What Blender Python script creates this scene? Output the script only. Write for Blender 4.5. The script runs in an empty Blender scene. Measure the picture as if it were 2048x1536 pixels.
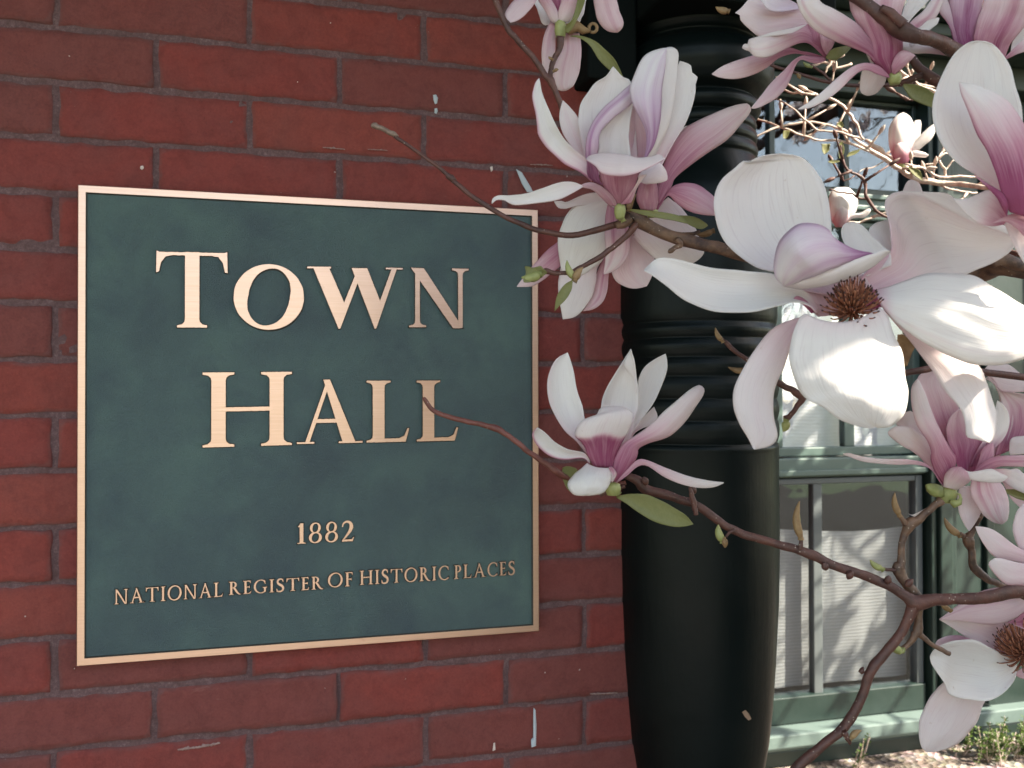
# Bronze TOWN HALL plaque on a brick wall, turned porch post, magnolia in blossom, sunlit window beyond
EXPOSURE = 1.84
SHADE_ROOF = [(-4.5, -1.268), (1.09, -1.270), (1.20, -1.256), (1.27, -1.262), (1.34, -1.40), (1.80, -1.40), (1.80, -1.0), (1.32, -.55), (1.12, -.30), (1.12, 1.58), (-4.5, 1.58)]  # outline of the added roof, shaped to throw the wanted shade
import bpy, bmesh, math, random
import numpy as np
from mathutils import Vector, Matrix, noise
R = math.radians
rng = random.Random(7)
sc = bpy.context.scene
col = sc.collection

# ------------------------------------------------------------------ camera
F = 1850.0                       # focal length in pixels of the 2048 px wide photograph
AX = np.array([0.961708, -0.0, 0.274075]); AN = np.array([-0.274063, 0.012537, 0.96163])
AX[1] = -(AX[0]*AN[0] + AX[2]*AN[2]) / AN[1]
AX = AX/np.linalg.norm(AX); AD = np.cross(AN, AX)         # wall direction, into-wall, down (camera axes: right, down, forward)
CAM = np.array([0.0, -1.0729, 1.5])
cam_d = bpy.data.cameras.new('camera'); cam = bpy.data.objects.new('camera', cam_d); col.objects.link(cam)
cam_d.sensor_width = 36.0; cam_d.lens = F/2048*36; cam_d.clip_start = 0.02; cam_d.clip_end = 500
rot = Matrix(((AX[0], -AX[1], -AX[2]), (AN[0], -AN[1], -AN[2]), (-AD[0], AD[1], AD[2])))
cam.matrix_world = Matrix.Translation(Vector(CAM)) @ rot.to_4x4()
cam_d.dof.use_dof = True; cam_d.dof.focus_distance = 0.74; cam_d.dof.aperture_fstop = 18
sc.camera = cam

# ------------------------------------------------------------------ light
SUN = Vector((0.55, -0.45, 0.70)).normalized()
world = bpy.data.worlds.new('World'); sc.world = world; world.use_nodes = True
wn = world.node_tree; bg = wn.nodes['Background']
sky = wn.nodes.new('ShaderNodeTexSky'); sky.sky_type = 'NISHITA'; sky.sun_disc = False
sky.sun_elevation = math.asin(SUN.z); sky.sun_rotation = math.atan2(SUN.x, SUN.y)
sky.air_density = 1.0; sky.dust_density = 1.0; sky.ozone_density = 1.0
wn.links.new(sky.outputs[0], bg.inputs[0]); bg.inputs[1].default_value = 0.15
sd = bpy.data.lights.new('sun', 'SUN'); sd.energy = 5.0; sd.angle = R(0.35); sd.color = (1.0, 0.97, 0.94)
sun = bpy.data.objects.new('sun', sd); col.objects.link(sun)
sun.rotation_euler = (-SUN).to_track_quat('-Z', 'Y').to_euler(); sun.location = (4, -4, 6)
sc.view_settings.view_transform = 'Standard'; sc.view_settings.look = 'None'
sc.view_settings.gamma = 1.0; sc.view_settings.use_curve_mapping = False
sc.view_settings.exposure = EXPOSURE
sc.view_settings.use_white_balance = True
sc.view_settings.white_balance_temperature = 7700; sc.view_settings.white_balance_tint = 8
sc.cycles.max_bounces = 8; sc.cycles.transparent_max_bounces = 12

# ------------------------------------------------------------------ helpers
def ray(px, py):
    c = np.array([(px-1024)/F, (py-768)/F, 1.0])
    return np.array([c @ AX, c @ AN, -(c @ AD)])        # world x, y, z per metre of depth
def at(px, py, d): return CAM + ray(px, py)*d            # point at depth d (m) in front of the camera
def on(px, py, Y):                                       # point on the plane y = Y
    r = ray(px, py); return CAM + r*((Y-CAM[1])/r[1])
def link(o, parent=None):
    col.objects.link(o)
    if parent is not None: o.parent = parent
    return o
def tag(o, label=None, cat=None, group=None, kind=None):
    if label: o['label'] = label
    if cat: o['category'] = cat
    if group: o['group'] = group
    if kind: o['kind'] = kind
    return o
def empty(name, loc, label, cat, group=None):
    o = bpy.data.objects.new(name, None); o.location = loc; col.objects.link(o); o.empty_display_size = .05
    return tag(o, label, cat, group)
def mesh_obj(name, V, Fc, mats, parent=None, smooth=False, midx=None, uv=None, cols=None):
    V = np.asarray(V, float)
    if parent is not None: V = V - np.array(parent_loc(parent))
    me = bpy.data.meshes.new(name); me.from_pydata(V.tolist(), [], [list(map(int, f)) for f in Fc])
    for m in (mats if isinstance(mats, (list, tuple)) else [mats]): me.materials.append(m)
    if midx is not None: me.polygons.foreach_set('material_index', np.asarray(midx, np.int32))
    if smooth: me.polygons.foreach_set('use_smooth', np.ones(len(me.polygons), bool))
    if uv is not None:
        ul = me.uv_layers.new(name='UVMap'); li = np.zeros(len(me.loops), np.int32); me.loops.foreach_get('vertex_index', li)
        ul.data.foreach_set('uv', np.asarray(uv, float)[li].ravel())
    if cols is not None:
        ca = me.color_attributes.new('pig', 'FLOAT_COLOR', 'POINT'); ca.data.foreach_set('color', np.asarray(cols, float).ravel())
    me.update()
    return link(bpy.data.objects.new(name, me), parent)
def parent_loc(p):
    v = np.zeros(3)
    while p is not None: v = v + np.array(p.location); p = p.parent
    return v
class MB:
    def __init__(s): s.V = []; s.F = []; s.M = []
    def add(s, V, Fc, m=0):
        n = len(s.V); s.V += [tuple(v) for v in V]; s.F += [[i+n for i in f] for f in Fc]; s.M += [m]*len(Fc); return s
    def box(s, a, b, m=0, bev=0.0):
        bm = bmesh.new(); bmesh.ops.create_cube(bm, size=1)
        a = Vector(a); b = Vector(b)
        for v in bm.verts: v.co = Vector(((a.x+b.x)/2+v.co.x*(b.x-a.x), (a.y+b.y)/2+v.co.y*(b.y-a.y), (a.z+b.z)/2+v.co.z*(b.z-a.z)))
        if bev > 0: bmesh.ops.bevel(bm, geom=bm.edges[:], offset=bev, segments=2, affect='EDGES', profile=.5)
        bm.verts.index_update()
        s.add([v.co for v in bm.verts], [[v.index for v in f.verts] for f in bm.faces], m); bm.free(); return s
    def tube(s, pts, rad, n=8, m=0, knob=0.0, cap=True, seed=0):
        pts = [Vector(p) for p in pts]; V = []; Fc = []
        t0 = (pts[1]-pts[0]).normalized(); up = Vector((0, 0, 1)) if abs(t0.z) < .9 else Vector((1, 0, 0))
        a = t0.cross(up).normalized()
        for i, p in enumerate(pts):
            t = (pts[min(i+1, len(pts)-1)]-pts[max(i-1, 0)]).normalized()
            a = (a - t*a.dot(t)).normalized(); b = t.cross(a)
            for k in range(n):
                th = 2*math.pi*k/n; r = rad[i]
                if knob: r *= 1+knob*noise.noise(Vector((p.x*90+math.cos(th), p.y*90+math.sin(th), p.z*90+seed)))
                V.append(p + (a*math.cos(th)+b*math.sin(th))*r)
        for i in range(len(pts)-1):
            for k in range(n): Fc.append([i*n+k, i*n+(k+1) % n, (i+1)*n+(k+1) % n, (i+1)*n+k])
        if cap: Fc.append(list(range(n))[::-1]); Fc.append([(len(pts)-1)*n+k for k in range(n)])
        return s.add(V, Fc, m)
    def blob(s, c, rx, n=8, m=0, d=(0, 0, 1), ln=None, pw=1.0):
        """pointed ellipsoid along d"""
        d = Vector(d).normalized(); ln = ln or rx; k = 9; c = Vector(c)
        pts = [c + d*(ln*(2*i/(k-1)-1)) for i in range(k)]
        rad = [max(1e-5, rx*math.sin(math.pi*(i/(k-1))**pw)**.8) for i in range(k)]
        return s.tube(pts, rad, n, m)
    def build(s, name, mats, parent=None, smooth=False): return mesh_obj(name, s.V, s.F, mats, parent, smooth, s.M)

def crom(P, n):
    """resample polyline with Catmull-Rom, n+1 points, chord parametrised"""
    P = np.asarray(P, float)
    if len(P) == 1: return np.repeat(P, n+1, 0)
    d = np.r_[0, np.cumsum(np.maximum(np.linalg.norm(np.diff(P[:, :3], axis=0), axis=1), 1e-6)**.8)]; d /= d[-1]
    t = np.linspace(0, 1, n+1); E = np.vstack([2*P[0]-P[1], P, 2*P[-1]-P[-2]])
    k = np.clip(np.searchsorted(d, t, side='right')-1, 0, len(P)-2)
    s = ((t-d[k])/(d[k+1]-d[k]))[:, None]
    a, b, c, e = E[k], E[k+1], E[k+2], E[k+3]
    return .5*((2*b)+(-a+c)*s+(2*a-5*b+4*c-e)*s**2+(-a+3*b-3*c+e)*s**3)

# ------------------------------------------------------------------ materials
def mat(name, color=(.5, .5, .5), rough=.6, metal=0.0, spec=.5):
    m = bpy.data.materials.new(name); m.use_nodes = True; nt = m.node_tree; b = nt.nodes['Principled BSDF']
    b.inputs['Base Color'].default_value = (*color, 1); b.inputs['Roughness'].default_value = rough
    b.inputs['Metallic'].default_value = metal; b.inputs['Specular IOR Level'].default_value = spec
    return m, nt, b
def N(nt, t, **kw):
    n = nt.nodes.new(t)
    for k, v in kw.items():
        if k in n.inputs: n.inputs[k].default_value = v
        else: setattr(n, k, v)
    return n
def noisetex(nt, scale, detail=5, rough=.6, vec=None, dist=0):
    n = N(nt, 'ShaderNodeTexNoise'); n.inputs['Scale'].default_value = scale; n.inputs['Detail'].default_value = detail
    n.inputs['Roughness'].default_value = rough; n.inputs['Distortion'].default_value = dist
    if vec is not None: nt.links.new(vec, n.inputs['Vector'])
    return n
def ramp(nt, fac, stops, interp='LINEAR'):
    r = N(nt, 'ShaderNodeValToRGB'); r.color_ramp.interpolation = interp
    e = r.color_ramp.elements
    while len(e) < len(stops): e.new(.5)
    for el, (p, c) in zip(e, stops): el.position = p; el.color = (*c, 1) if len(c) == 3 else c
    nt.links.new(fac, r.inputs[0]); return r
def mix(nt, f, a, b, mode='MIX'):
    m = N(nt, 'ShaderNodeMix'); m.data_type = 'RGBA'; m.blend_type = mode
    for s, v in ((0, f), (6, a), (7, b)):
        if hasattr(v, 'is_output'): nt.links.new(v, m.inputs[s])
        else: m.inputs[s].default_value = v if s == 0 else (*v, 1)
    return m.outputs[2]
def bump(nt, b, h, strength=.3, dist=.002, prev=None):
    n = N(nt, 'ShaderNodeBump'); n.inputs['Strength'].default_value = strength; n.inputs['Distance'].default_value = dist
    nt.links.new(h, n.inputs['Height'])
    if prev is not None: nt.links.new(prev, n.inputs['Normal'])
    if b is not None: nt.links.new(n.outputs[0], b.inputs['Normal'])
    return n.outputs[0]
def math_(nt, op, a, b=0.0):
    n = N(nt, 'ShaderNodeMath'); n.operation = op
    for i, v in enumerate((a, b)):
        if hasattr(v, 'is_output'): nt.links.new(v, n.inputs[i])
        else: n.inputs[i].default_value = v
    return n.outputs[0]
def objco(nt): return N(nt, 'ShaderNodeTexCoord').outputs['Object']

def petal_material():
    m, nt, b = mat('petal_skin', rough=.6, spec=.18)
    uv = N(nt, 'ShaderNodeUVMap').outputs[0]
    mp = N(nt, 'ShaderNodeMapping'); mp.inputs['Scale'].default_value = (26, 1.1, 1); nt.links.new(uv, mp.inputs[0])
    st = noisetex(nt, 1.0, 4, .55, mp.outputs[0], .35)
    mp3 = N(nt, 'ShaderNodeMapping'); mp3.inputs['Scale'].default_value = (44, 3.2, 1); nt.links.new(uv, mp3.inputs[0]); fv = noisetex(nt, 1.0, 3, .6, mp3.outputs[0], .2)
    mp2 = N(nt, 'ShaderNodeMapping'); mp2.inputs['Scale'].default_value = (6, 2.2, 1); nt.links.new(uv, mp2.inputs[0])
    st2 = noisetex(nt, 1.0, 3, .5, mp2.outputs[0], .6)
    at_ = N(nt, 'ShaderNodeAttribute', attribute_name='pig'); sp = N(nt, 'ShaderNodeSeparateColor'); nt.links.new(at_.outputs['Color'], sp.inputs[0])
    k = math_(nt, 'ADD', math_(nt, 'MULTIPLY', st.outputs[0], .9), math_(nt, 'MULTIPLY', st2.outputs[0], .7))
    k = math_(nt, 'ADD', k, .2)
    pv = math_(nt, 'MULTIPLY', sp.outputs[0], k)
    rose = ramp(nt, pv, [(0, (.86, .83, .815)), (.22, (.81, .65, .68)), (.55, (.62, .32, .41)), (.95, (.40, .10, .20))])
    purp = ramp(nt, pv, [(0, (.86, .835, .84)), (.25, (.74, .62, .73)), (.6, (.52, .30, .50)), (1, (.30, .09, .24))])
    c = mix(nt, sp.outputs[1], rose.outputs[0], purp.outputs[0])
    vn = ramp(nt, fv.outputs[0], [(.30, (.86, .82, .84)), (.46, (1, 1, 1))]).outputs[0]; c = mix(nt, .6, c, vn, 'MULTIPLY')
    # fine freckles and browned bruises
    oc = objco(nt); sp1 = noisetex(nt, 160, 4, .7, oc); bru = ramp(nt, sp1.outputs[0], [(.68, (0, 0, 0)), (.76, (.4, .4, .4))])
    c = mix(nt, bru.outputs[0], c, (.45, .28, .18))
    nt.links.new(c, b.inputs['Base Color'])
    bn = bump(nt, None, st.outputs[0], .16, .001); bn = bump(nt, b, fv.outputs[0], .35, .0005, bn)
    tr = N(nt, 'ShaderNodeBsdfTranslucent'); nt.links.new(c, tr.inputs[0]); nt.links.new(bn, tr.inputs['Normal'])
    ms = N(nt, 'ShaderNodeMixShader'); ms.inputs[0].default_value = .45
    nt.links.new(b.outputs[0], ms.inputs[1]); nt.links.new(tr.outputs[0], ms.inputs[2])
    nt.links.new(ms.outputs[0], nt.nodes['Material Output'].inputs[0])
    return m
def leaf_material(name, c1, c2):
    m, nt, b = mat(name, rough=.45)
    uv = N(nt, 'ShaderNodeUVMap').outputs[0]
    mp = N(nt, 'ShaderNodeMapping'); mp.inputs['Scale'].default_value = (3, 14, 1); mp.inputs['Rotation'].default_value = (0, 0, .4); nt.links.new(uv, mp.inputs[0])
    st = noisetex(nt, 1.5, 4, .6, mp.outputs[0], .4)
    c = mix(nt, st.outputs[0], c1, c2); nt.links.new(c, b.inputs['Base Color']); bn = bump(nt, b, st.outputs[0], .4, .001)
    tr = N(nt, 'ShaderNodeBsdfTranslucent'); nt.links.new(c, tr.inputs[0])
    ms = N(nt, 'ShaderNodeMixShader'); ms.inputs[0].default_value = .35
    nt.links.new(b.outputs[0], ms.inputs[1]); nt.links.new(tr.outputs[0], ms.inputs[2])
    nt.links.new(ms.outputs[0], nt.nodes['Material Output'].inputs[0])
    return m
def two_tone(name, c1, c2, scale, rough=.6, bs=.4, bd=.002, metal=0, spec=.5, detail=6):
    m, nt, b = mat(name, rough=rough, metal=metal, spec=spec)
    n = noisetex(nt, scale, detail, .65, objco(nt)); r = ramp(nt, n.outputs[0], [(.35, c1), (.65, c2)])
    nt.links.new(r.outputs[0], b.inputs['Base Color']); bump(nt, b, n.outputs[0], bs, bd)
    return m
M = {}
M['petal'] = petal_material()
M['leaf'] = leaf_material('leaf_green', (.19, .195, .065), (.27, .265, .10))
M['leaf_dark'] = leaf_material('shrub_leaf', (.05, .10, .02), (.12, .18, .04))
def bark(name, a, b_, lent):
    m, nt, b = mat(name, rough=.55)
    oc = objco(nt); n = noisetex(nt, 60, 6, .7, oc); n2 = noisetex(nt, 420, 3, .6, oc)
    c = ramp(nt, n.outputs[0], [(.38, a), (.62, b_)]).outputs[0]
    v = N(nt, 'ShaderNodeTexVoronoi'); v.inputs['Scale'].default_value = 330; nt.links.new(oc, v.inputs['Vector'])
    dot = ramp(nt, v.outputs['Distance'], [(.10, (1, 1, 1)), (.17, (0, 0, 0))]).outputs[0]
    ns = ramp(nt, noisetex(nt, 130, 2, .5, oc).outputs[0], [(.52, (0, 0, 0)), (.56, (1, 1, 1))]).outputs[0]
    dd = mix(nt, 1.0, dot, ns, 'MULTIPLY')
    nt.links.new(mix(nt, dd, c, lent), b.inputs['Base Color'])
    p = bump(nt, None, n.outputs[0], .7, .002); bump(nt, b, n2.outputs[0], .5, .0007, p); return m
M['twig'] = bark('twig_bark', (.055, .022, .018), (.115, .043, .032), (.45, .36, .30))
M['bark'] = bark('old_bark', (.05, .026, .02), (.19, .105, .065), (.45, .36, .30))
M['bud'] = two_tone('bud_scale', (.16, .09, .04), (.30, .19, .09), 90, .6)
M['budg'] = two_tone('bud_green', (.17, .19, .06), (.30, .31, .12), 70, .5)
M['stamen'] = two_tone('stamen_brown', (.20, .055, .035), (.42, .18, .10), 300, .6)
M['stamtip'] = mat('anther_tip', (.05, .015, .012), .6)[0]
# ------------------------------------------------------------------ ground and paving
GZ = .30
def mgrav():
    m, nt, b = mat('gravel', rough=.9); oc = objco(nt)
    v = N(nt, 'ShaderNodeTexVoronoi'); v.inputs['Scale'].default_value = 45; nt.links.new(oc, v.inputs['Vector'])
    c = mix(nt, .55, mix(nt, .5, (.42, .37, .33), (.36, .33, .31)), v.outputs['Color'], 'MULTIPLY')
    n = noisetex(nt, 3, 4, .6, oc); c = mix(nt, n.outputs[0], c, (.36, .30, .26)); d_ = ramp(nt, noisetex(nt, 14, 5, .7, oc, .5).outputs[0], [(.42, (0, 0, 0)), (.56, (.9, .9, .9))]).outputs[0]; c = mix(nt, d_, c, (.10, .075, .055)); nt.links.new(c, b.inputs['Base Color'])
    bump(nt, b, v.outputs['Distance'], .8, .02); return m
M['gravel'] = mgrav()
M['lawn'] = two_tone('lawn', (.05, .08, .02), (.09, .11, .04), 4, .9)
g = MB(); n = 24; S = 120
for i in range(n+1):
    for j in range(n+1): g.V.append((-S+2*S*i/n, -S+2*S*j/n, GZ-.004))
for i in range(n):
    for j in range(n): g.F.append([i*(n+1)+j, (i+1)*(n+1)+j, (i+1)*(n+1)+j+1, i*(n+1)+j+1]); g.M.append(0)
tag(g.build('ground', M['lawn']), kind='structure')
M['low_bounce_mulch'] = two_tone('low_bounce_mulch', (.028, .020, .014), (.07, .052, .038), 30, .95, .8, .02)
g = MB().box((-6, -6, GZ-.1), (8, 1.60, GZ-.003), 0); tag(g.build('low_bounce_bed', M['low_bounce_mulch']), kind='structure')  # unseen dark bed put in to cut light bounced off the ground
M['bounce_paving'] = two_tone('bounce_concrete', (.20, .19, .18), (.27, .26, .245), 8, .9, .5, .004)
g = MB().box((-6, -5.0, GZ-.09), (1.9, -1.15, GZ+.012), 0); tag(g.build('bounce_pavement', M['bounce_paving']), kind='structure')  # unseen slab added to bounce sunlight up onto petals and bricks
g = MB().box((1.1, 1.02, GZ-.09), (6, 1.598, GZ), 0); tag(g.build('path', M['gravel']), kind='structure')

# ------------------------------------------------------------------ brick wall
def brick_mats():
    m, nt, b = mat('red_brick', rough=.82, spec=.3); oc = objco(nt)
    a = N(nt, 'ShaderNodeAttribute', attribute_name='pig'); s = N(nt, 'ShaderNodeSeparateColor'); nt.links.new(a.outputs['Color'], s.inputs[0])
    base = ramp(nt, s.outputs[0], [(0, (.200, .054, .048)), (.3, (.240, .047, .041)), (.8, (.256, .050, .040)), (1, (.265, .058, .046))]).outputs[0]
    n1 = noisetex(nt, 14, 6, .65, oc, .3); c = mix(nt, ramp(nt, n1.outputs[0], [(.40, (0, 0, 0)), (.7, (.40, .40, .40))]).outputs[0], base, (.150, .055, .052))
    n2 = noisetex(nt, 420, 5, .75, oc); c = mix(nt, .45, c, ramp(nt, n2.outputs[0], [(.25, (.35, .35, .35)), (.75, (1, 1, 1))]).outputs[0], 'MULTIPLY')
    n5 = noisetex(nt, 190, 6, .8, oc); c = mix(nt, .6, c, ramp(nt, n5.outputs[0], [(.26, (.50, .46, .46)), (.42, (.95, .95, .95)), (.75, (1.15, 1.12, 1.12))]).outputs[0], 'MULTIPLY')
    n6 = noisetex(nt, 48, 5, .7, oc, .6); c = mix(nt, .8, c, ramp(nt, n6.outputs[0], [(.30, (.78, .72, .72)), (.55, (1.04, 1.04, 1.04))]).outputs[0], 'MULTIPLY')
    # smeared mortar bloom close to the brick's edge
    n3 = noisetex(nt, 40, 5, .7, oc); e = math_(nt, 'MULTIPLY', s.outputs[1], n3.outputs[0]); c = mix(nt, ramp(nt, e, [(.30, (0, 0, 0)), (.62, (.6, .6, .6))]).outputs[0], c, (.15, .085, .085))
    n4 = noisetex(nt, 9, 6, .8, oc, 1.2); pits = ramp(nt, noisetex(nt, 75, 6, .8, oc, .8).outputs[0], [(.26, (1, 1, 1)), (.34, (0, 0, 0))]).outputs[0]
    c = mix(nt, pits, c, (.05, .018, .015))
    wh = ramp(nt, noisetex(nt, 150, 2, .4, oc).outputs[0], [(.78, (0, 0, 0)), (.80, (1, 1, 1))]).outputs[0]
    c = mix(nt, wh, c, (.42, .33, .30))
    mp = N(nt, 'ShaderNodeMapping'); mp.inputs['Scale'].default_value = (12, 12, 34); nt.links.new(oc, mp.inputs[0])
    pk = ramp(nt, noisetex(nt, 1.0, 6, .75, mp.outputs[0], .5).outputs[0], [(.66, (0, 0, 0)), (.74, (.45, .45, .45))]).outputs[0]
    c = mix(nt, pk, c, (.30, .14, .12))
    nt.links.new(c, b.inputs['Base Color'])
    p = bump(nt, None, n5.outputs[0], .6, .0022); q = bump(nt, None, n1.outputs[0], .35, .004, p); bump(nt, b, n4.outputs[0], .3, .006, q)
    m2, nt, b = mat('mortar', rough=.95, spec=.2); oc = objco(nt)
    n1 = noisetex(nt, 260, 5, .85, oc); n2 = noisetex(nt, 25, 5, .7, oc)
    c = ramp(nt, n1.outputs[0], [(.3, (.10, .055, .058)), (.52, (.165, .098, .102)), (.74, (.30, .20, .20))]).outputs[0]
    c = mix(nt, ramp(nt, n2.outputs[0], [(.4, (0, 0, 0)), (.7, (.6, .6, .6))]).outputs[0], c, (.10, .052, .05))
    nt.links.new(c, b.inputs['Base Color']); p = bump(nt, None, n1.outputs[0], .8, .003); bump(nt, b, n2.outputs[0], .6, .004, p)
    return m, m2
M['brick'], M['mortar'] = brick_mats()
BL, BH = .19815, .05889
JX0, JZ0 = -.1968, 1.5+.3925            # a head joint of the odd courses; a bed joint
WX1 = .56                                # the wall ends behind the turned post
V = []; Fc = []; Mi = []; C = []
def brick(x0, x1, z0, z1, seed, fine):
    nx, nz = (26, 9) if fine else (6, 3)
    t = rng.random()**1.3 if rng.random() > .12 else 0.0; tilt = rng.uniform(-.0012, .0012); tz = rng.uniform(-.0008, .0008); out = rng.uniform(-.0008, .001)
    n0 = len(V)
    ins = .0016
    us = [0, .006]+[.006+.988*i/(nx-2) for i in range(1, nx-1)]+[1]; vs = [0, .022]+[.022+.956*j/(nz-2) for j in range(1, nz-1)]+[1]
    us = sorted(us); vs = sorted(vs)
    for j, v in enumerate(vs):
        for i, u in enumerate(us):
            x = x0+(x1-x0)*u; z = z0+(z1-z0)*v
            jx = noise.noise(Vector((x*70, z*70, seed)))*.0022; jz = noise.noise(Vector((x*55, z*55, seed+9)))*.0024
            if fine: jx += noise.noise(Vector((x*260, z*260, seed)))*.0006; jz += noise.noise(Vector((x*260, z*260, seed+4)))*.0008
            rim = i in (0, len(us)-1) or j in (0, len(vs)-1)
            y = -out + tilt*(u-.5)*2 + tz*(v-.5)*2 + noise.noise(Vector((x*25, z*40, seed)))*.0007
            if rim: y += .0052
            V.append((x+jx, y, z+jz))
            e = min(u*(x1-x0), (1-u)*(x1-x0), v*(z1-z0), (1-v)*(z1-z0))
            C.append((t, max(0, 1-e/.011), 0, 1))
    w = len(us)
    for j in range(len(vs)-1):
        for i in range(w-1): Fc.append([n0+j*w+i, n0+j*w+i+1, n0+(j+1)*w+i+1, n0+(j+1)*w+i]); Mi.append(0)
J = .0050
for r in range(-14, 28):
    z1 = JZ0 - r*BH - J/2; z0 = z1 - BH + J
    if z1 < GZ: break
    if z0 < GZ: z0 = GZ
    off = 0 if r % 2 == 1 else BL/2
    # course r = 0 lies under the bed joint at JZ0
    for k in range(-12, 6):
        jit = rng.uniform(-.003, .003)
        x0 = JX0 + off + k*BL + J/2 + jit*.5; x1 = x0 + BL - J - jit*.3
        if x0 > WX1-.01: continue
        x1 = min(x1, WX1)
        if x1-x0 < .01: continue
        brick(x0, x1, z0 + rng.uniform(-.0008, .0008), z1 + rng.uniform(-.0008, .0008), rng.random()*50, -.34 < x1 and z1 > .95 and z0 < 2.02)
# mortar sheet with a rough hand-struck face
n0 = len(V); x_, z_ = (-2.6, WX1), (GZ, 2.72); nx, nz = 300, 230
for j in range(nz+1):
    for i in range(nx+1):
        x = x_[0]+(x_[1]-x_[0])*i/nx; z = z_[0]+(z_[1]-z_[0])*j/nz
        V.append((x, .0021+noise.noise(Vector((x*60, z*60, 3)))*.0012, z)); C.append((0, 0, 0, 1))
for j in range(nz):
    for i in range(nx): Fc.append([n0+j*(nx+1)+i, n0+j*(nx+1)+i+1, n0+(j+1)*(nx+1)+i+1, n0+(j+1)*(nx+1)+i]); Mi.append(1)
# body of the wall and its return running back to the window wall
b_ = MB().box((-2.6, .006, GZ), (WX1, .30, 2.72)).box((WX1-.28, .302, GZ), (WX1, 1.6, 2.72))
n0 = len(V); V += b_.V; C += [(.5, 0, 0, 1)]*len(b_.V); Fc += [[i+n0 for i in f] for f in b_.F]; Mi += [0]*len(b_.F)
wall = mesh_obj('brick_wall', V, Fc, [M['brick'], M['mortar']], None, True, Mi, None, C)
tag(wall, 'dark red brick wall in running bond with purple grey mortar behind the plaque', 'wall')
# paint spots and drips left on the bricks
M['spot'] = mat('paint_spot', (.42, .46, .50), .6)[0]; M['spotw'] = mat('white_spot', (.62, .50, .46), .7)[0]
def spot(poly, m):
    s = MB(); P = [on(x, y, -.0012) for x, y in poly]; Q = [p-np.array((0, .0009, 0)) for p in P]; k = len(P)
    c = sum(Q)/k; Q = [c+(q-c)*.8 for q in Q]
    s.add(P+Q, [[i, (i+1) % k, k+(i+1) % k, k+i] for i in range(k)]+[list(range(k, 2*k))]); s.build('paint_drip', m, wall, True)
spot([(866, 190), (872, 189), (876, 196), (874, 207), (870, 208), (867, 200)], M['spot'])
spot([(869, 217), (874, 216), (876, 222), (873, 228), (869, 226)], M['spot'])
spot([(1067, 1415), (1071, 1420), (1073, 1450), (1072, 1492), (1063, 1495), (1062, 1480), (1066, 1478)], M['spot'])
spot([(1032, 338), (1044, 345), (1062, 375), (1066, 384), (1054, 384), (1044, 368)], M['spot'])
spot([(987, 1486), (990, 1485), (991, 1500), (985, 1502)], M['spotw'])
spot([(281, 332), (286, 331), (288, 336), (284, 340), (280, 337)], M['spotw'])
spot([(980, 334), (985, 332), (986, 340), (982, 344)], M['spotw'])
for q in ((200, 1080), (149, 1337), (215, 1159), (661, 46), (595, 164), (1090, 1345)): spot([(q[0]-1.3, q[1]), (q[0], q[1]-1.5), (q[0]+1.4, q[1]), (q[0], q[1]+1.4)], M['spotw'])
# broken pink mortar smears along two beds
def smear(x0, y0, x1, y1, w):
    s = []; k = 14
    for i in range(k+1):
        t = i/k; s.append((x0+(x1-x0)*t, y0+(y1-y0)*t - w*(.15+.8*abs(noise.noise(Vector((t*9, x0, 0))))*math.sin(math.pi*t))))
    for i in range(k, -1, -1):
        t = i/k; s.append((x0+(x1-x0)*t+.5, y0+(y1-y0)*t + w*(.1+.5*abs(noise.noise(Vector((t*7, x0, 5))))*math.sin(math.pi*t))))
    spot(s, M['smear'])
M['smear'] = two_tone('mortar_smear', (.20, .12, .11), (.33, .22, .20), 300, .9)
smear(645, 295, 690, 299, 6); smear(735, 299, 775, 301, 5); smear(355, 1500, 398, 1494, 12); smear(392, 1496, 440, 1486, 12); smear(1060, 329, 1105, 331, 5); smear(1180, 1388, 1235, 1386, 8)

# ------------------------------------------------------------------ bronze plaque
def plaque_mats():
    m, nt, b = mat('green_patina', rough=.34, spec=.6); oc = objco(nt)
    n = noisetex(nt, 7, 4, .55, oc, .6); n2 = noisetex(nt, 900, 3, .7, oc); n3 = noisetex(nt, 16, 4, .6, oc, .4)
    c = ramp(nt, n.outputs[0], [(.32, (.040, .074, .084)), (.5, (.054, .102, .106)), (.68, (.070, .132, .124))]).outputs[0]
    c = mix(nt, ramp(nt, n3.outputs[0], [(.45, (0, 0, 0)), (.75, (.7, .7, .7))]).outputs[0], c, (.028, .055, .075))
    c = mix(nt, .5, c, ramp(nt, n2.outputs[0], [(.3, (.45, .45, .45)), (.7, (1, 1, 1))]).outputs[0], 'MULTIPLY')
    nt.links.new(c, b.inputs['Base Color']); bump(nt, b, n2.outputs[0], 1.0, .0014)
    m2, nt, b = mat('brushed_bronze', rough=.35, metal=1.0); oc = objco(nt)
    mp = N(nt, 'ShaderNodeMapping'); mp.inputs['Scale'].default_value = (12, 12, 900); nt.links.new(oc, mp.inputs[0])
    n = noisetex(nt, 1.0, 3, .6, mp.outputs[0]); n2 = noisetex(nt, 30, 5, .7, oc)
    c = ramp(nt, n.outputs[0], [(.3, (.62, .395, .31)), (.7, (.69, .46, .37))]).outputs[0]
    c = mix(nt, ramp(nt, n2.outputs[0], [(.66, (0, 0, 0)), (.74, (.5, .5, .5))]).outputs[0], c, (.45, .26, .18))
    nt.links.new(c, b.inputs['Base Color']); bump(nt, b, n.outputs[0], .25, .0006)
    m3 = two_tone('dark_edge_metal', (.020, .022, .020), (.045, .04, .034), 500, .6)  # dark sides draw an outline round letters and border
    return m, m2, m3
M['patina'], M['bronze'], M['dark_edge'] = plaque_mats()
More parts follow.
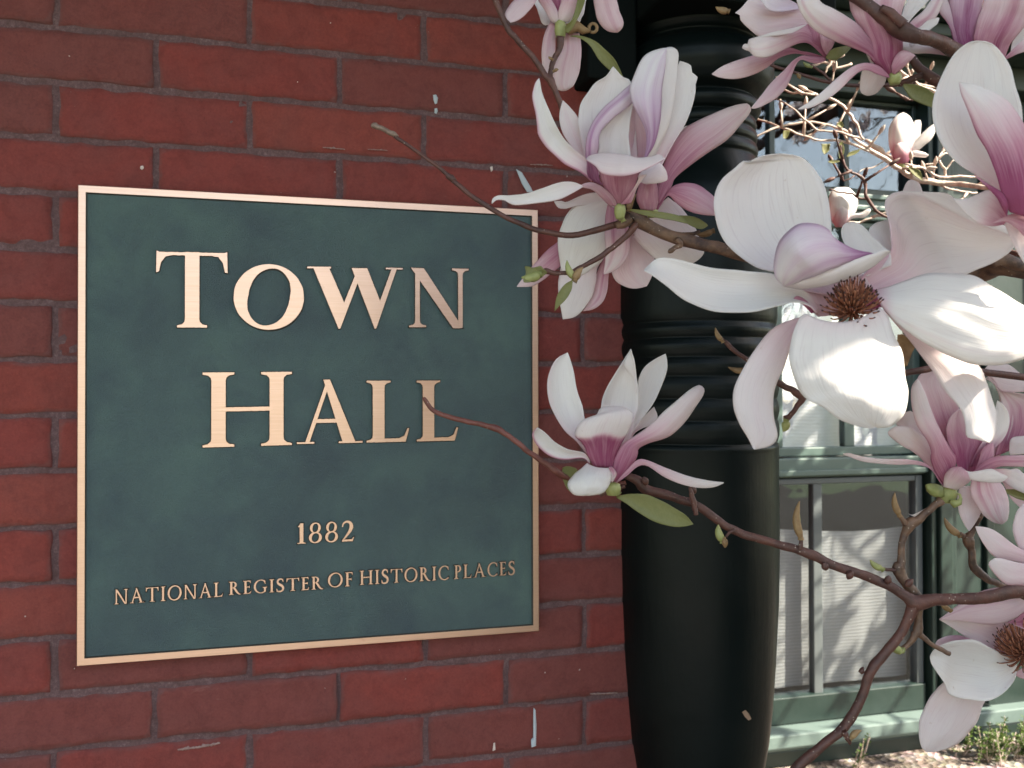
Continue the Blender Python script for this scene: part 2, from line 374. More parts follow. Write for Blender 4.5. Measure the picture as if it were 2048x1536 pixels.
PX0, PX1, PZ0, PZ1 = -.1730, .3352, 1.5-.2825, 1.5+.2233
SLOPE = .0                                # plaque hangs true
YF, YB = -.0120, -.0142                   # field and border faces
plq = empty('wall_plaque', ((PX0+PX1)/2, 0, PZ0), 'square green bronze plaque reading TOWN HALL 1882 fixed on the brick wall', 'plaque')
pb = MB(); bw = .0078
pb.box((PX0+.001, YF, PZ0+.001), (PX1-.001, .0045, PZ1-.001)); pb.build('plate', M['patina'], plq)
fr = MB()
def rect_ring(mb, o, i, y0, y1, m):
    """o, i: outer and inner rectangles at depth y0 / y1"""
    def c(r, y): return [(r[0], y, r[2]), (r[1], y, r[2]), (r[1], y, r[3]), (r[0], y, r[3])]
    V_ = c(o, y0)+c(i, y1); mb.add(V_, [[k, (k+1) % 4, 4+(k+1) % 4, 4+k] for k in range(4)], m)
O = (PX0, PX1, PZ0, PZ1); O2 = (PX0+.0009, PX1-.0009, PZ0+.0009, PZ1-.0009); I2 = (PX0+bw, PX1-bw, PZ0+bw, PZ1-bw); I3 = (PX0+bw+.0014, PX1-bw-.0014, PZ0+bw+.0014, PZ1-bw-.0014)
rect_ring(fr, O, O, .0045, YB+.0012, 1); rect_ring(fr, O, O2, YB+.0012, YB, 0); rect_ring(fr, O2, I2, YB, YB, 0); rect_ring(fr, I2, I3, YB, YF-.0001, 1)
# subdivide the face's long edges for a slightly worn inner line
fo = fr.build('border', [M['bronze'], M['dark_edge']], plq)

# --- lettering: inscriptional capitals cut as outlines (unit cap height), thick st / thin th strokes
def arcpts(cx, cy, rx, ry, a0, a1, n=26):
    return [(cx+rx*math.cos(R(a0+(a1-a0)*i/n)), cy+ry*math.sin(R(a0+(a1-a0)*i/n))) for i in range(n+1)]
def stem(x, w, bot=True, top=True, y0=0., y1=1., s=.10, k=.028, bl=1, br=1, tl=1, tr=1):
    """vertical stem centred on x with bracketed serifs"""
    l, r = x-w/2, x+w/2; P = []; h = .085
    if bot:
        P += [(l-s*bl, y0), (r+s*br, y0), (r+s*br, y0+k)]
        P += [(r+s*br*(1-t)**2.2 if br else r, y0+k+h*t**1.7) for t in (.35, .7, 1)]
    else: P += [(l, y0), (r, y0)]
    if top:
        P += [(r+s*tr*(1-t)**2.2 if tr else r, y1-k-h*t**1.7) for t in (1, .7, .35)]
        P += [(r+s*tr, y1-k), (r+s*tr, y1), (l-s*tl, y1), (l-s*tl, y1-k)]
        P += [(l-s*tl*(1-t)**2.2 if tl else l, y1-k-h*t**1.7) for t in (.35, .7, 1)]
    else: P += [(r, y1), (l, y1)]
    if bot: P += [(l-s*bl*(1-t)**2.2 if bl else l, y0+k+h*t**1.7) for t in (1, .7, .35)] + [(l-s*bl, y0+k)]
    return P
def quad(x0, y0, x1, y1, w0, w1=None):
    w1 = w0 if w1 is None else w1
    return [(x0-w0/2, y0), (x0+w0/2, y0), (x1+w1/2, y1), (x1-w1/2, y1)]
def vee(x0, x1, xb, wt, wn, y1=.985):
    q = (x1-x0-wn-wt)/(x1-x0); yv = (1-q)*y1; xv = x0+wt+(xb-x0)*q
    return [(x0, y1), (xb-.012, -.02), (xb+.012, -.02), (x1, y1), (x1-wn, y1), (xv, yv), (x0+wt, y1)]
def serif(x, y, w, top, k=.028):
    return [(x-w/2, y-k), (x+w/2, y-k), (x+w/2, y), (x-w/2, y)] if top else [(x-w/2, y), (x+w/2, y), (x+w/2, y+k), (x-w/2, y+k)]
def crescent(cx, cy, rx, ry, a0, a1, st, th, ang=0, n=36):
    """curved stroke: thick st at the sides, thin th at top and bottom (axis tilted by ang)"""
    o = []; i_ = []
    for j in range(n+1):
        a = R(a0+(a1-a0)*j/n); w = th+(st-th)*abs(math.cos(a-R(ang)))**1.6
        o.append((cx+rx*math.cos(a), cy+ry*math.sin(a))); i_.append((cx+(rx-w)*math.cos(a), cy+(ry-w*.86)*math.sin(a)))
    return o+i_[::-1]
def glyph(ch, st, th):
    """list of polygons, advance width"""
    if ch == 'T': return [stem(.46, st, True, False, 0, .99), [(.0, .72), (.035, .73), (.06, .85), (.12, .93), (.22, .945), (.70, .945), (.80, .93), (.86, .85), (.885, .73), (.92, .72), (.915, 1.0), (.88, .985), (.04, .985), (.005, 1.0)]], .92
    if ch == 'O': return [('ring', .52, .5, .52, .53, st, th)], 1.04
    if ch == 'W':
        return [vee(.03, .80, .43, st*1.12, th*1.25), vee(.62, 1.33, .99, st*1.12, th*1.25),
                serif(.12, 1, .36, True), serif(1.29, 1, .27, True)], 1.42
    if ch == 'N':
        return [stem(.13, th*1.15, True, False, 0, .97, s=.10), quad(.79, -.02, .13, 1.0, st*.75, st*.95), stem(.83, th*1.15, False, True, .0, 1, s=.10)], .97
    if ch == 'H': return [stem(.16, st), stem(.84, st), [(.2, .475), (.8, .475), (.8, .475+th), (.2, .475+th)]], 1.0
    if ch == 'A':
        return [quad(.13, 0, .47, 1.0, th*1.1, th*1.0), quad(.80, 0, .44, 1.02, st*1.08, st*.55), [(.24, .33), (.68, .33), (.66, .33+th), (.26, .33+th)], serif(.11, 0, .27, False), serif(.82, 0, .38, False)], .97
    if ch == 'L': return [stem(.16, st, True, True, br=0), [(.10, .0), (.60, .0), (.66, .22), (.63, .22), (.58, .10), (.50, .06), (.20, .055), (.10, .055)]], .68
    if ch == 'I': return [stem(.17, st)], .34
    if ch == 'E': return [stem(.16, st, True, True, br=0, tr=0), [(.10, .0), (.50, .0), (.56, .2), (.53, .2), (.48, .09), (.40, .055), (.10, .055)], [(.10, .945), (.40, .945), (.47, .91), (.49, .82), (.52, .82), (.51, 1), (.10, 1)], [(.2, .49), (.40, .49), (.43, .43), (.455, .43), (.455, .62), (.43, .62), (.40, .49+th), (.2, .49+th)]], .58
    if ch == 'F': return [stem(.16, st, True, True, tr=0), [(.10, .945), (.40, .945), (.47, .91), (.50, .80), (.53, .80), (.52, 1), (.10, 1)], [(.2, .47), (.40, .47), (.43, .41), (.455, .41), (.455, .60), (.43, .60), (.40, .47+th), (.2, .47+th)]], .56
    if ch == 'P': return [stem(.16, st, True, True, tr=0), crescent(.26, .735, .30, .265, -92, 92, st, th), [(.18, .945), (.28, .945), (.28, 1), (.18, 1)], [(.2, .47), (.27, .47), (.27, .47+th), (.2, .47+th)]], .60
    if ch == 'R': return [stem(.16, st, True, True, tr=0), crescent(.26, .75, .29, .25, -92, 92, st, th), [(.18, .945), (.28, .945), (.28, 1), (.18, 1)], [(.2, .50), (.27, .50), (.27, .50+th), (.2, .50+th)],
                          [(.28, .52), (.44, .52), (.62, .22), (.74, .06), (.86, .02), (.86, -.01), (.70, -.02), (.58, .06), (.46, .22)]], .84
    if ch == 'C': return [crescent(.50, .5, .50, .53, 48, 312, st, th, 0, 46), [(.78, .99), (.84, .70), (.80, .70), (.74, .80)], [(.80, .13), (.84, .20), (.84, .05), (.77, .06)]], .86
    if ch == 'G': return [crescent(.50, .5, .50, .53, 48, 300, st, th, 0, 46), [(.78, .99), (.84, .70), (.80, .70), (.74, .80)], stem(.79, st*.95, False, True, .06, .44, s=.09), [(.70, .02), (.79+st*.47, .10), (.79, .12), (.66, .06)]], .94
    if ch == 'S': return [('path', [(.47, .80), (.44, .93), (.29, .985), (.15, .93), (.09, .78), (.14, .64), (.28, .53), (.43, .42), (.49, .25), (.42, .08), (.25, .012), (.08, .06), (.03, .20)], [th, th, th*1.05, st*.75, st*.95, st*1.05, st*1.2, st*1.05, st*.95, st*.75, th*1.05, th, th]), [(.43, .99), (.48, .99), (.50, .74), (.47, .74)], [(.0, .26), (.03, .26), (.07, .02), (.02, .02)]], .56
    if ch == '1': return [stem(.20, st, True, False, 0, .99, s=.10), [(.20, 1.0), (.24, .9), (.08, .80), (.04, .84)]], .40
    if ch == '8': return [('ring', .29, .74, .24, .265, st*.72, th), ('ring', .29, .265, .285, .275, st*.8, th)], .60
    if ch == '2': return [('path', [(.06, .72), (.10, .88), (.24, .975), (.40, .92), (.46, .75), (.42, .56), (.30, .36), (.10, .09)], [th*.8, th, th*1.1, st*.8, st, st*.85, th*1.3, th]), [(.03, 0), (.52, 0), (.58, .20), (.55, .20), (.48, .095), (.06, .095)]], .60
def offs(P, d):
    k = len(P); out = []; A = sum(P[i][0]*P[(i+1) % k][1]-P[(i+1) % k][0]*P[i][1] for i in range(k)); s = 1 if A > 0 else -1
    for i in range(k):
        a, b, c = np.array(P[i-1]), np.array(P[i]), np.array(P[(i+1) % k])
        e1 = b-a; e2 = c-b; n1 = np.array((e1[1], -e1[0])); n2 = np.array((e2[1], -e2[0]))
        n1 = n1/(np.linalg.norm(n1)+1e-12); n2 = n2/(np.linalg.norm(n2)+1e-12); n_ = n1+n2; L_ = np.linalg.norm(n_)
        if L_ < .3: n_ = n1; L_ = 1.0
        out.append(tuple(b+s*n_/L_*d*min(1.8, 2/max(L_, .5))))
    return out
def letters(name, text, ux0, ux1, z, h, st=.19, th=.062, sp=.10, dz1=0., lab=None):
    """text set between world x ux0..ux1 on baseline z with cap height h; dz1 = rise of the baseline at the end"""
    adv = []; x = 0
    for ch in text:
        g_, w = glyph(ch, st, th); adv.append((x, g_)); x += w+sp
    tot = x-sp; sx = (ux1-ux0)/tot; mb = MB(); lay = 0
    def tow(p, gx, dy): return (ux0+(gx+p[0])*sx, YB+.0004+dy, z+p[1]*h+dz1*((gx+p[0])/tot))
    def rough(P):
        out = []
        for i in range(len(P)):
            a, b = P[i], P[(i+1) % len(P)]; L_ = math.hypot((b[0]-a[0])*sx, (b[1]-a[1])*h); k = max(1, int(L_/.0016))
            for j in range(k): out.append((a[0]+(b[0]-a[0])*j/k, a[1]+(b[1]-a[1])*j/k))
        sd_ = rng.random()*90; am = .00034
        return [(p[0]+am/sx*max(0, noise.noise(Vector((p[0]*9, p[1]*9, sd_)))+.1)*noise.noise(Vector((p[0]*60, p[1]*60, sd_))), p[1]+am/h*noise.noise(Vector((p[0]*60, p[1]*60, sd_+7)))) for p in out]
    def poly(P, gx):
        nonlocal lay
        lay += 1; dy = -.00004*(lay % 5); P = rough(P)
        W = [(p[0]*sx, p[1]*h) for p in P]; O1 = offs(W, .00095); O1 = [(p[0]/sx, p[1]/h) for p in O1]; k = len(P)
        mb.add([tow(p, gx, dy) for p in P], [list(range(k))], 0)
        T = [tow(p, gx, dy) for p in P]; B = [(tow(p, gx, 0)[0], YF-.0002, tow(p, gx, 0)[2]) for p in O1]
        mb.add(T+B, [[i, (i+1) % k, k+(i+1) % k, k+i] for i in range(k)], 1)
    def strip(Lf, Rt, gx, closed):
        nonlocal lay
        lay += 1; dy = -.00004*(lay % 5); k = len(Lf)
        T = [tow(p, gx, dy) for p in Lf]+[tow(p, gx, dy) for p in Rt]; rg = range(k if closed else k-1)
        mb.add(T, [[i, (i+1) % k, k+(i+1) % k, k+i] for i in rg], 0)
        for S_ in (Lf, Rt):
            W = [(p[0]*sx, p[1]*h) for p in S_]; o = offs(W, .00095 if S_ is Lf else -.00095) if closed else W
            T = [tow(p, gx, dy) for p in S_]; B = [(ux0+gx*sx+p[0], YF-.0002, z+p[1]+dz1*(gx/tot)) for p in o]
            mb.add(T+B, [[i, (i+1) % k, k+(i+1) % k, k+i] for i in rg], 1)
    for gx, gl in adv:
        for g_ in gl:
            if g_[0] == 'ring':
                _, cx, cy, rx, ry, s_, t_ = g_; n_ = 64; o = []; i_ = []; sd_ = rng.random()*50
                for j in range(n_):
                    a = 2*math.pi*j/n_; w = t_+(s_-t_)*abs(math.cos(a-R(-14)))**1.5
                    wob = .006*noise.noise(Vector((math.cos(a)*6, math.sin(a)*6, sd_)))
                    o.append((cx+(rx+wob)*math.cos(a), cy+ry*math.sin(a))); i_.append((cx+(rx-w+wob)*math.cos(a), cy+(ry-w*.9)*math.sin(a)))
                strip(o, i_, gx, True)
            elif g_[0] == 'path':
                pts = crom(g_[1], 44); ws = crom([[w] for w in g_[2]], 44)[:, 0]
                # correct anisotropic scale when offsetting
                Lf = []; Rt = []
                for j in range(len(pts)):
                    a = pts[max(j-1, 0)]; b = pts[min(j+1, len(pts)-1)]; t = (b-a); t = t/np.linalg.norm(t); n_ = np.array((t[1], -t[0]))
                    Lf.append(tuple(pts[j]-n_*ws[j]/2)); Rt.append(tuple(pts[j]+n_*ws[j]/2))
                strip(Lf, Rt, gx, False)
            elif len(g_) > 60:
                k = len(g_)//2; strip(g_[:k], g_[k:][::-1], gx, False)
            else: poly(g_, gx)
    o = mb.build(name, [M['bronze'], M['dark_edge']], plq)
    return o
def pl(px, py):
    p = on(px, py, YB); return p[0], p[2]
def place(text, x0, y0, x1, y1, ytop, name='letters', **kw):
    """baseline from (x0, y0) to (x1, y1), cap top at x0 = ytop"""
    a = pl(x0, y0); b = pl(x1, y1); t = pl(x0, ytop)
    letters(name, text, a[0], b[0], a[1], t[1]-a[1], dz1=b[1]-a[1], **kw)
place('T', 312, 655, 455, 655, 501, st=.185, th=.06)
place('OWN', 467, 656, 938, 654, 531, st=.215, th=.065, sp=.11)
place('H', 409, 895, 580, 890, 745, st=.165, th=.055)
place('ALL', 597, 888, 919, 881, 762, st=.19, th=.06, sp=.14)
place('1882', 594, 1088, 709, 1082, 1047, name='digits', st=.16, th=.06, sp=.12)
for t, a, b, c, d, e in (('NATIONAL', 229, 1209, 446, 1193, 1180), ('REGISTER', 458, 1190, 646, 1178, 1164), ('OF', 656, 1175, 706, 1172, 1147), ('HISTORIC', 720, 1170, 898, 1159, 1142), ('PLACES', 909, 1158, 1030, 1149, 1131)):
    place(t, a, b, c, d, e, name='inscription', st=.145, th=.075, sp=.17)

# ------------------------------------------------------------------ turned post
def paint(name, c1, c2, rough, spec=.5, crack=.4):
    m, nt, b = mat(name, rough=rough, spec=spec); oc = objco(nt)
    n = noisetex(nt, 9, 6, .6, oc); c = mix(nt, n.outputs[0], c1, c2)
    mp = N(nt, 'ShaderNodeMapping'); mp.inputs['Scale'].default_value = (90, 90, 9); nt.links.new(oc, mp.inputs[0]); g_ = noisetex(nt, 1, 5, .6, mp.outputs[0])
    ck = noisetex(nt, 26, 7, .75, oc, 1.5); cr = ramp(nt, ck.outputs[0], [(.285, (1, 1, 1)), (.30, (0, 0, 0))]).outputs[0]
    c = mix(nt, cr, c, (.01, .01, .01)); nt.links.new(c, b.inputs['Base Color'])
    nt.links.new(ramp(nt, n.outputs[0], [(.3, (rough-.08,)*3), (.7, (rough+.12,)*3)]).outputs[0], b.inputs['Roughness'])
    p = bump(nt, None, g_.outputs[0], .25, .0015); p = bump(nt, None, n.outputs[0], .25, .006, p); bump(nt, b, cr, crack, -.002, p); return m
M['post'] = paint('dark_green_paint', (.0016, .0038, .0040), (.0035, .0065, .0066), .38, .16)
pc = on(1392, 1000, 0.0); PXC = float(pc[0]); cz0 = 1.183
def zpx(py): return float(on(1397, py, 0.0)[2])
prof = [(2300, 100), (1900, 104), (1700, 112), (1620, 118), (1536, 127.5), (1470, 139), (1400, 146.5), (1310, 153), (1200, 159), (1100, 161), (1000, 161), (900, 160.5), (891, 161.5), (886, 160), (882, 157), (877, 159), (868, 161.5), (855, 162), (844, 160.5), (838, 157.5), (832, 159.5), (822, 161.5), (812, 161.5), (802, 159), (797, 156.5), (791, 159), (780, 161), (770, 161), (760, 158.5), (755, 156), (749, 158.5), (740, 160.5), (732, 160.5), (724, 158), (719, 155.5), (713, 158), (704, 160), (696, 160), (688, 157.5), (683, 155), (678, 157.5), (671, 159.5), (664, 159.5), (657, 157), (653, 156), (648, 158), (640, 159.5), (600, 160), (520, 159), (450, 156), (400, 150), (370, 140), (345, 128), (330, 122), (326, 120), (321, 124), (312, 125), (303, 122), (299, 118), (295, 122), (286, 124), (277, 121), (273, 117), (269, 121), (261, 122), (252, 119), (249, 115), (245, 124), (236, 130), (226, 131), (217, 126), (213, 119), (209, 124), (200, 140), (185, 150), (165, 156), (145, 156), (122, 146), (108, 130), (103, 126), (98, 134), (88, 140), (78, 140), (70, 134), (60, 128)]
post = MB(); nseg = 72; k = 0
P_ = []
for py, w in prof: P_.append((zpx(py), w/F*cz0*.996))
prof3 = []
for i in range(len(P_)-1):
    for j in range(3): t = j/3; prof3.append((P_[i][0]+(P_[i+1][0]-P_[i][0])*t, P_[i][1]+(P_[i+1][1]-P_[i][1])*t))
prof3.append(P_[-1])
for z, r in prof3:
    for s in range(nseg):
        a = 2*math.pi*s/nseg; rr = r*(1+.004*noise.noise(Vector((math.cos(a)*2, math.sin(a)*2, z*9))))
        post.V.append((PXC+rr*math.cos(a), rr*math.sin(a)-.0, max(z, GZ)))
for i in range(len(prof3)-1):
    for s in range(nseg): post.F.append([i*nseg+s, i*nseg+(s+1) % nseg, (i+1)*nseg+(s+1) % nseg, (i+1)*nseg+s]); post.M.append(0)
po = empty('porch_post', (PXC, 0, GZ), 'dark green turned porch post with ringed bands beside the brick wall', 'post')
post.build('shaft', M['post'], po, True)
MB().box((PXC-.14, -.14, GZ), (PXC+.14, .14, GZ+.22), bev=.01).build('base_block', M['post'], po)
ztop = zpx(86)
M['shadedp'] = mat('shaded_green_paint', (.003, .005, .005), .8, 0, .1)[0]  # post paint darkened further, putting the cap's shade into its colour
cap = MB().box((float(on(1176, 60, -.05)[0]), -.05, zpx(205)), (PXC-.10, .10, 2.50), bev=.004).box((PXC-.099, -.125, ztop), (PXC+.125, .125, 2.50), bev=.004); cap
cap.build('cap_block', M['shadedp'], po)
br = MB()   # curved bracket running left along the wall
pts = [(PXC-.165, ztop+.02)]+[(PXC-.105-.05*math.cos(R(a)), zpx(215)+.09*math.sin(R(a))) for a in (0, 25, 50, 75, 90)]
# paint chip showing bare wood
chip = MB(); cpx = [(1484, 1424), (1491, 1420), (1498, 1427), (1503, 1438), (1497, 1441), (1490, 1434)]
yc = -math.sqrt(max(0, .1055**2-(float(at(1492, 1430, 1.1)[0])-PXC)**2))
M['chip'] = mat('bare_wood', (.20, .13, .09), .8)[0]
P2 = []
for x, y in cpx:
    r_ = ray(x, y); lo = None
    for q in np.linspace(.9, 1.3, 400):
        p = CAM+r_*q; zr = np.interp(p[2], [a[0] for a in P_], [a[1] for a in P_])
        if (p[0]-PXC)**2+p[1]**2 < (zr+.0006)**2: lo = p; break
    P2.append(lo)
chip.add(P2, [list(range(len(P2)))]); chip.build('paint_chip', M['chip'], po)

# ------------------------------------------------------------------ unseen roof added to shade wall, post and flowers; outline follows the shadow edge
M['shade_soffit'] = two_tone('soffit_paint', (.05, .07, .065), (.07, .09, .085), 6, .6)
M['roof'] = two_tone('roof_shingle', (.06, .055, .05), (.10, .09, .085), 20, .9)
def prism(poly, z0, z1, mb, m=0):
    k = len(poly); mb.add([(x, y, z0) for x, y in poly]+[(x, y, z1) for x, y in poly], [list(range(k))[::-1], list(range(k, 2*k))]+[[i, (i+1) % k, k+(i+1) % k, k+i] for i in range(k)], m); return mb
RZ = 2.52
roof = empty('shade_roof', (0, 0, RZ), 'unseen roof added to shade the brick wall and turned post', 'roof')
prism(SHADE_ROOF, RZ, RZ+.10, MB()).build('shade_soffit', M['shade_soffit'], roof)
prism([(x*1.0, y) for x, y in SHADE_ROOF], RZ+.104, RZ+.16, MB()).build('shade_roofing', M['roof'], roof)

# ------------------------------------------------------------------ window wall beyond the post
YW = 1.60
M['gpaint'] = paint('green_window_paint', (.055, .095, .084), (.08, .125, .11), .45)
M['gdark'] = paint('dark_green_trim', (.007, .020, .016), (.014, .031, .026), .45)
M['greypaint'] = paint('grey_stop_paint', (.06, .075, .08), (.10, .115, .115), .6)
M['sill'] = paint('weathered_sill', (.08, .125, .115), (.13, .18, .165), .55)
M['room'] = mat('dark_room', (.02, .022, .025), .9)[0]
def wx(px, py, Y=YW): p = on(px, py, Y); return float(p[0])
def wz(py, px=1700, Y=YW): return float(on(px, py, Y)[2])
def glassmat():
    m, nt, b = mat('window_glass'); nt.nodes.remove(b)
    gl = N(nt, 'ShaderNodeBsdfGlossy'); gl.inputs['Roughness'].default_value = .012; gl.inputs['Color'].default_value = (.84, .93, 1, 1)
    tp = N(nt, 'ShaderNodeBsdfTransparent'); tp.inputs['Color'].default_value = (.93, .94, .95, 1)
    fr_ = N(nt, 'ShaderNodeLayerWeight'); fr_.inputs['Blend'].default_value = .5
    n = noisetex(nt, 5, 2, .5, objco(nt)); bn = N(nt, 'ShaderNodeBump'); bn.inputs['Strength'].default_value = .12; bn.inputs['Distance'].default_value = .02; nt.links.new(n.outputs[0], bn.inputs['Height'])
    nt.links.new(bn.outputs[0], gl.inputs['Normal'])
    f = math_(nt, 'ADD', math_(nt, 'MULTIPLY', math_(nt, 'POWER', fr_.outputs['Facing'], 4.0), .6), .07); ms = N(nt, 'ShaderNodeMixShader'); nt.links.new(f, ms.inputs[0]); nt.links.new(tp.outputs[0], ms.inputs[1]); nt.links.new(gl.outputs[0], ms.inputs[2])
    nt.links.new(ms.outputs[0], nt.nodes['Material Output'].inputs[0]); return m
M['glass'] = glassmat()
def curtmat(name='curtain_cloth', c1=(.80, .80, .80), c2=(.86, .86, .86)):
    m, nt, b = mat(name, rough=.85); oc = objco(nt)
    w = N(nt, 'ShaderNodeTexWave'); w.wave_type = 'BANDS'; w.bands_direction = 'Z'; w.inputs['Scale'].default_value = 28; w.inputs['Distortion'].default_value = 3.5; w.inputs['Detail'].default_value = 1; w.inputs['Detail Scale'].default_value = .35
    nt.links.new(oc, w.inputs['Vector']); c = mix(nt, w.outputs[0], c1, c2); nt.links.new(c, b.inputs['Base Color']); bump(nt, b, w.outputs[0], .25, .003)
    tr = N(nt, 'ShaderNodeBsdfTranslucent'); tr.inputs[0].default_value = (.6, .6, .6, 1); ms = N(nt, 'ShaderNodeMixShader'); ms.inputs[0].default_value = .2
    nt.links.new(b.outputs[0], ms.inputs[1]); nt.links.new(tr.outputs[0], ms.inputs[2]); nt.links.new(ms.outputs[0], nt.nodes['Material Output'].inputs[0]); return m
M['curtain'] = curtmat(); M['cafe'] = curtmat('grey_net_cloth', (.30, .31, .305), (.37, .38, .37))
xl, xr = wx(1440, 700), wx(1856, 700)          # opening (left jamb hidden behind the post)
zt, zb = wz(172), wz(1442)
# wall of painted boards round the opening, brick above
wb = MB(); wb.box((WX1+.002, YW, GZ), (xl, YW+.15, zt+.02)); 
z_ledge = wz(1478)
wb.box((xl, YW+.03, GZ), (xr+.06, YW+.15, zb))
hw = empty('window_wall', (1.8, YW, GZ), 'dark green panelled wall around the sunlit window', 'wall')
xs = xr+.06
wb.box((xs, YW+.02, GZ), (6.0, YW+.15, zt+.02))
wb.build('boarding', M['gdark'], hw)
bd = MB(); x = xs+.01
ii = 0
while x < 4.6:
    w = (.035, .11, .035, .16)[ii % 4]; pr = (.030, .008, .022, .0)[ii % 4]
    if pr: bd.box((x, YW+.02-pr, wz(1440)), (x+w, YW+.019, zt+.02), bev=.004)
    x += w+.012; ii += 1
bd.build('moulding', M['gdark'], hw)
lw = MB(); lw.box((xl-.2, YW-.035, z_ledge-.0), (6, YW+.028, z_ledge+.05), bev=.005); MB().box((xl-.2, YW-.012, GZ), (6, YW+.018, z_ledge-.004)).box((xl-.2, YW-.03, GZ), (6, YW-.014, GZ+.05), bev=.004).build('plinth', M['gdark'], hw)
lw.build('base_ledge', M['sill'], hw)
bk = MB().box((WX1+.002, YW-.01, zt+.14), (6.0, YW+.15, 4.6)); ob = mesh_obj('upper_brickwork', bk.V, bk.F, M['brick'], hw, False, None, None, [(.8, 0, 0, 1)]*len(bk.V))
MB().box((WX1+.002, YW-.06, zt+.022), (6.0, YW+.12, zt+.138), bev=.006).build('lintel', M['gdark'], hw)
MB().box((WX1+.002, YW-.30, zt+.142), (6.0, YW-.012, zt+.185), bev=.006).box((WX1+.002, YW-.24, zt+.10), (6.0, YW-.062, zt+.140), bev=.006).build('shade_cornice', M['gdark'], hw)  # overhang added to put the lintel in shade
win = empty('window', ((xl+xr)/2, YW, zb), 'tall green framed window with white curtain behind the magnolia blossoms', 'window')
fm = MB()
zr0, zr1 = wz(438), wz(386)                     # transom rail
zm0, zm1 = wz(952), wz(914)                     # meeting rail
def z2(py, px): return wz(py, px)
# outer frame
fm.box((xl, YW-.02, zb), (wx(1556, 700)-.30, YW+.10, zt)); fm.box((wx(1848, 700), YW-.03, zb), (xr+.005, YW+.10, zt), bev=.004); fm.box((xl, YW-.02, zt-.03), (xr, YW+.10, zt+.018), bev=.004)
fm.box((xr+.008, YW-.045, zb-.02), (xs, YW+.018, zt+.01), bev=.005)
fm.build('frame', M['gdark'], win)
rl = MB(); rl.box((xl, YW-.005, zr0), (wx(1846, 410), YW+.06, zr1), bev=.006); rl.box((xl, YW-.02, zr0+.03), (wx(1846, 410), YW-.006, zr0+.045), bev=.003); rl.box((xl, YW-.018, zr1-.02), (wx(1846, 410), YW-.006, zr1-.004), bev=.003)
rl.build('transom_rail', M['gpaint'], win)
def sash(name, px0, px1, z0, z1, sw, bars, y, m, gm=True):
    s = MB(); x0, x1 = px0, px1
    s.box((x0, y, z0), (x0+sw, y+.04, z1), bev=.004); s.box((x1-sw, y, z0), (x1, y+.04, z1), bev=.004)
    s.box((x0+sw, y+.001, z0), (x1-sw, y+.039, z0+sw), bev=.004); s.box((x0+sw, y+.001, z1-sw*.7), (x1-sw, y+.039, z1), bev=.004)
    for bx, bw_ in bars: s.box((bx-bw_/2, y+.004, z0+sw), (bx+bw_/2, y+.036, z1-sw*.7), bev=.003)
    o = s.build(name, m, win)
    MB().box((x0+sw-.003, y+.018, z0+sw-.003), (x1-sw+.003, y+.0205, z1-sw*.7+.003)).build('pane', M['glass'], o); return o
xe = wx(1848, 300)
sash('sash', xl+.01, xe, zr1+.004, zt-.03, .022, [(wx(1556, 300), .022), (wx(1706, 300), .022)], YW+.03, M['gdark'])
xe2 = wx(1848, 700)
s2 = sash('sash', xl+.01, xe2, zm1+.004, zr0-.004, .03, [(wx(1563, 780), .040), (wx(1708, 860), .040)], YW+.02, M['gpaint'])
mr = MB(); mr.box((xl, YW-.005, zm0), (xe2+.0, YW+.06, zm1), bev=.005); mr.box((xl, YW-.018, zm0+.006), (xe2, YW-.006, zm0+.024), bev=.003); mr.build('meeting_rail', M['gpaint'], win)
zl1 = wz(1440); zlow = wz(1372)
s3 = sash('sash', xl+.01, wx(1846, 1100), zl1+.03, zm0-.004, .028, [(wx(1637, 1050), .034)], YW-.0, M['greypaint'])
MB().box((xl, YW-.010, zl1+.012), (wx(1846, 1100), YW+.04, wz(1380)), bev=.004).build('bottom_rail', M['gdark'], win)
MB().box((xl-.02, YW-.085, zl1-.035), (xr+.03, YW+.028, zl1+.010), bev=.006).build('sill', M['sill'], win)
# room and curtains behind the glass
rm = MB().box((xl-.1, YW+1.2, GZ), (xr+.4, YW+1.24, 2.9)).box((xl-.14, YW+.16, GZ), (xl-.1, YW+1.2, 2.9)).box((xr+.4, YW+.16, GZ), (xr+.44, YW+1.2, 2.9)).box((xl-.14, YW+.16, 2.9), (xr+.44, YW+1.24, 2.95)).box((xl-.14, YW+.16, GZ), (xr+.44, YW+1.2, GZ+.05))
rm.build('interior', M['room'], win)
def curtain(x0, x1, z0, z1, y, amp, m='curtain'):
    c = MB(); nx, nz = 90, 24
    for j in range(nz+1):
        for i in range(nx+1):
            u = i/nx; v = j/nz; x = x0+(x1-x0)*u
            c.V.append((x, y+amp*math.sin(u*34+1.2*math.sin(v*3+u*5))*(.5+.5*(1-v)), z0+(z1-z0)*v+(.012*math.sin(u*5+1)*v)))
    for j in range(nz):
        for i in range(nx): c.F.append([j*(nx+1)+i, j*(nx+1)+i+1, (j+1)*(nx+1)+i+1, (j+1)*(nx+1)+i]); c.M.append(0)
    c.build('curtain', M[m], win, True)
curtain(xl+.03, wx(1838, 1100), wz(1375), wz(1062), YW+.065, .003, 'cafe')
curtain(xl+.03, wx(1838, 700), wz(925), wz(455), YW+.085, .006)
